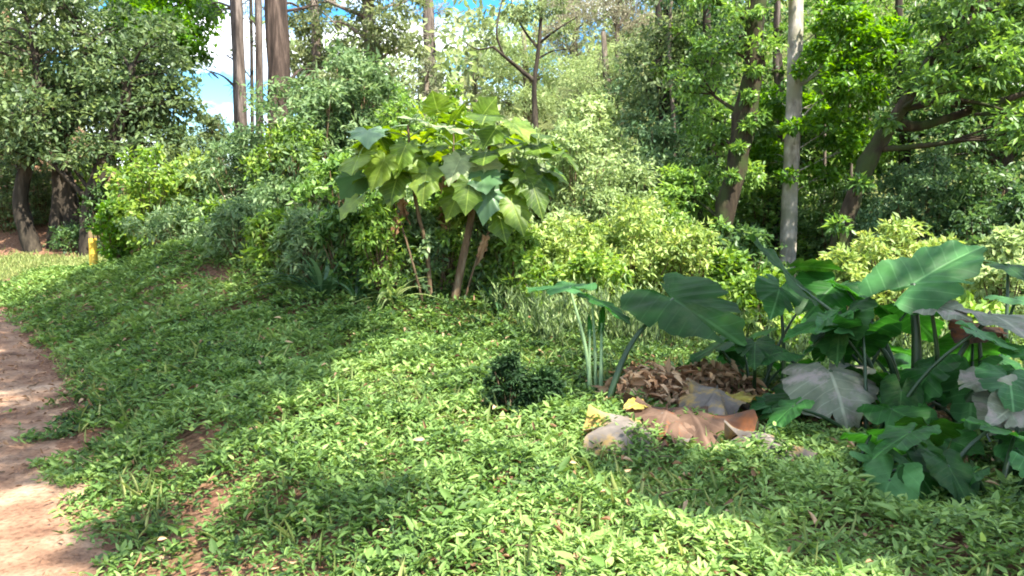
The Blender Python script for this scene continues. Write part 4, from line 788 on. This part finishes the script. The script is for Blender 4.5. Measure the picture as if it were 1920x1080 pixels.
mb = MB(); tube(mb, [g + up * .6, g + up * .74, g + up * .79], [.069, .067, .04], 14, 6); mb.build('post_cap', M['post_cap'], o, True)

# ------------------------------------------------------------------ far wooded hillside
rg = np.random.default_rng(91); mb = MB(); bl = {0: [], 1: [], 2: []}
for k in range(620):
    y = rg.uniform(22, 66); a = rg.uniform(-1., .95); x = a * y
    if -.46 < a < -.27: 
        if y < 44: continue
        r = rg.uniform(1.2, 1.9); h = rg.uniform(1.2, .085 * y)
    elif a <= -.46: r = rg.uniform(1.5, 2.6); h = rg.uniform(1.5, 7)
    else: r = rg.uniform(1.4, 2.6); h = rg.uniform(1., 8)
    if -.17 < a < .02: h = min(h, 5)
    bl[(1 if rg.uniform() < .65 else 0) if a > .16 else (2 if rg.uniform() < .35 and a > -.3 else 0)].append((np.array([x, y, float(hz(x, y)) + h]), np.array([r, r, r * .8])))
for m_, b in bl.items(): crown(mb, rg, b, 19000 if m_ < 2 else 7000, .34, .17, .9, .1, 22, .22, m=m_)
tag(mb.build('far_woodland', [M['olive_lit'], M['broad'], M['pale']]), 'far wooded hillside rising behind all the nearer trees', 'woodland', kind='stuff')

# ------------------------------------------------------------------ sky, sun
el = math.asin(SUN[2]); az = math.atan2(SUN[0], SUN[1])
w = bpy.data.worlds.new('World'); sc.world = w; w.use_nodes = True; nt = w.node_tree; nt.nodes.clear(); N = nt.nodes.new; Lk = nt.links.new
sk = N('ShaderNodeTexSky'); sk.sky_type = 'NISHITA'; sk.sun_disc = False; sk.sun_elevation = el; sk.sun_rotation = az; sk.air_density = 1.2; sk.dust_density = .4; sk.ozone_density = 3
tc = N('ShaderNodeTexCoord'); mp = N('ShaderNodeMapping'); mp.inputs['Scale'].default_value = (1, 1, 2.2); mp.inputs['Location'].default_value = (.32, .1, .2); Lk(tc.outputs['Generated'], mp.inputs[0])
ns = N('ShaderNodeTexNoise'); ns.inputs['Scale'].default_value = 5.; ns.inputs['Detail'].default_value = 7; ns.inputs['Roughness'].default_value = .55; Lk(mp.outputs[0], ns.inputs['Vector'])
mr = N('ShaderNodeMapRange'); mr.inputs[1].default_value = .455; mr.inputs[2].default_value = .58; mr.inputs[4].default_value = .9; Lk(ns.outputs[0], mr.inputs[0])
mx = N('ShaderNodeMix'); mx.data_type = 'RGBA'; mx.inputs[7].default_value = (7, 7.1, 7.3, 1); Lk(mr.outputs[0], mx.inputs[0])
hs = N('ShaderNodeHueSaturation'); hs.inputs['Saturation'].default_value = 1.5; hs.inputs['Value'].default_value = .62; Lk(sk.outputs[0], hs.inputs['Color']); Lk(hs.outputs[0], mx.inputs[6])
bg = N('ShaderNodeBackground'); bg.inputs['Strength'].default_value = .15; Lk(mx.outputs[2], bg.inputs['Color'])
ow = N('ShaderNodeOutputWorld'); Lk(bg.outputs[0], ow.inputs['Surface'])
ld = bpy.data.lights.new('sun', 'SUN'); ld.energy = 5; ld.angle = R(.55); ld.color = (1, .94, .84); lo = bpy.data.objects.new('sun', ld); COL.objects.link(lo)
lo.rotation_euler = Vector(SUN).to_track_quat('Z', 'Y').to_euler(); lo.location = (10, 2, 20)
vs = sc.view_settings; vs.view_transform = 'Standard'; vs.look = 'None'; vs.gamma = 1; vs.exposure = 2.05
cy = sc.cycles; cy.max_bounces = 8; cy.diffuse_bounces = 4; cy.transmission_bounces = 4; cy.use_denoising = True; cy.use_adaptive_sampling = True; cy.adaptive_threshold = .02
cy.pixel_filter_type = 'BLACKMAN_HARRIS'; cy.filter_width = 1.9
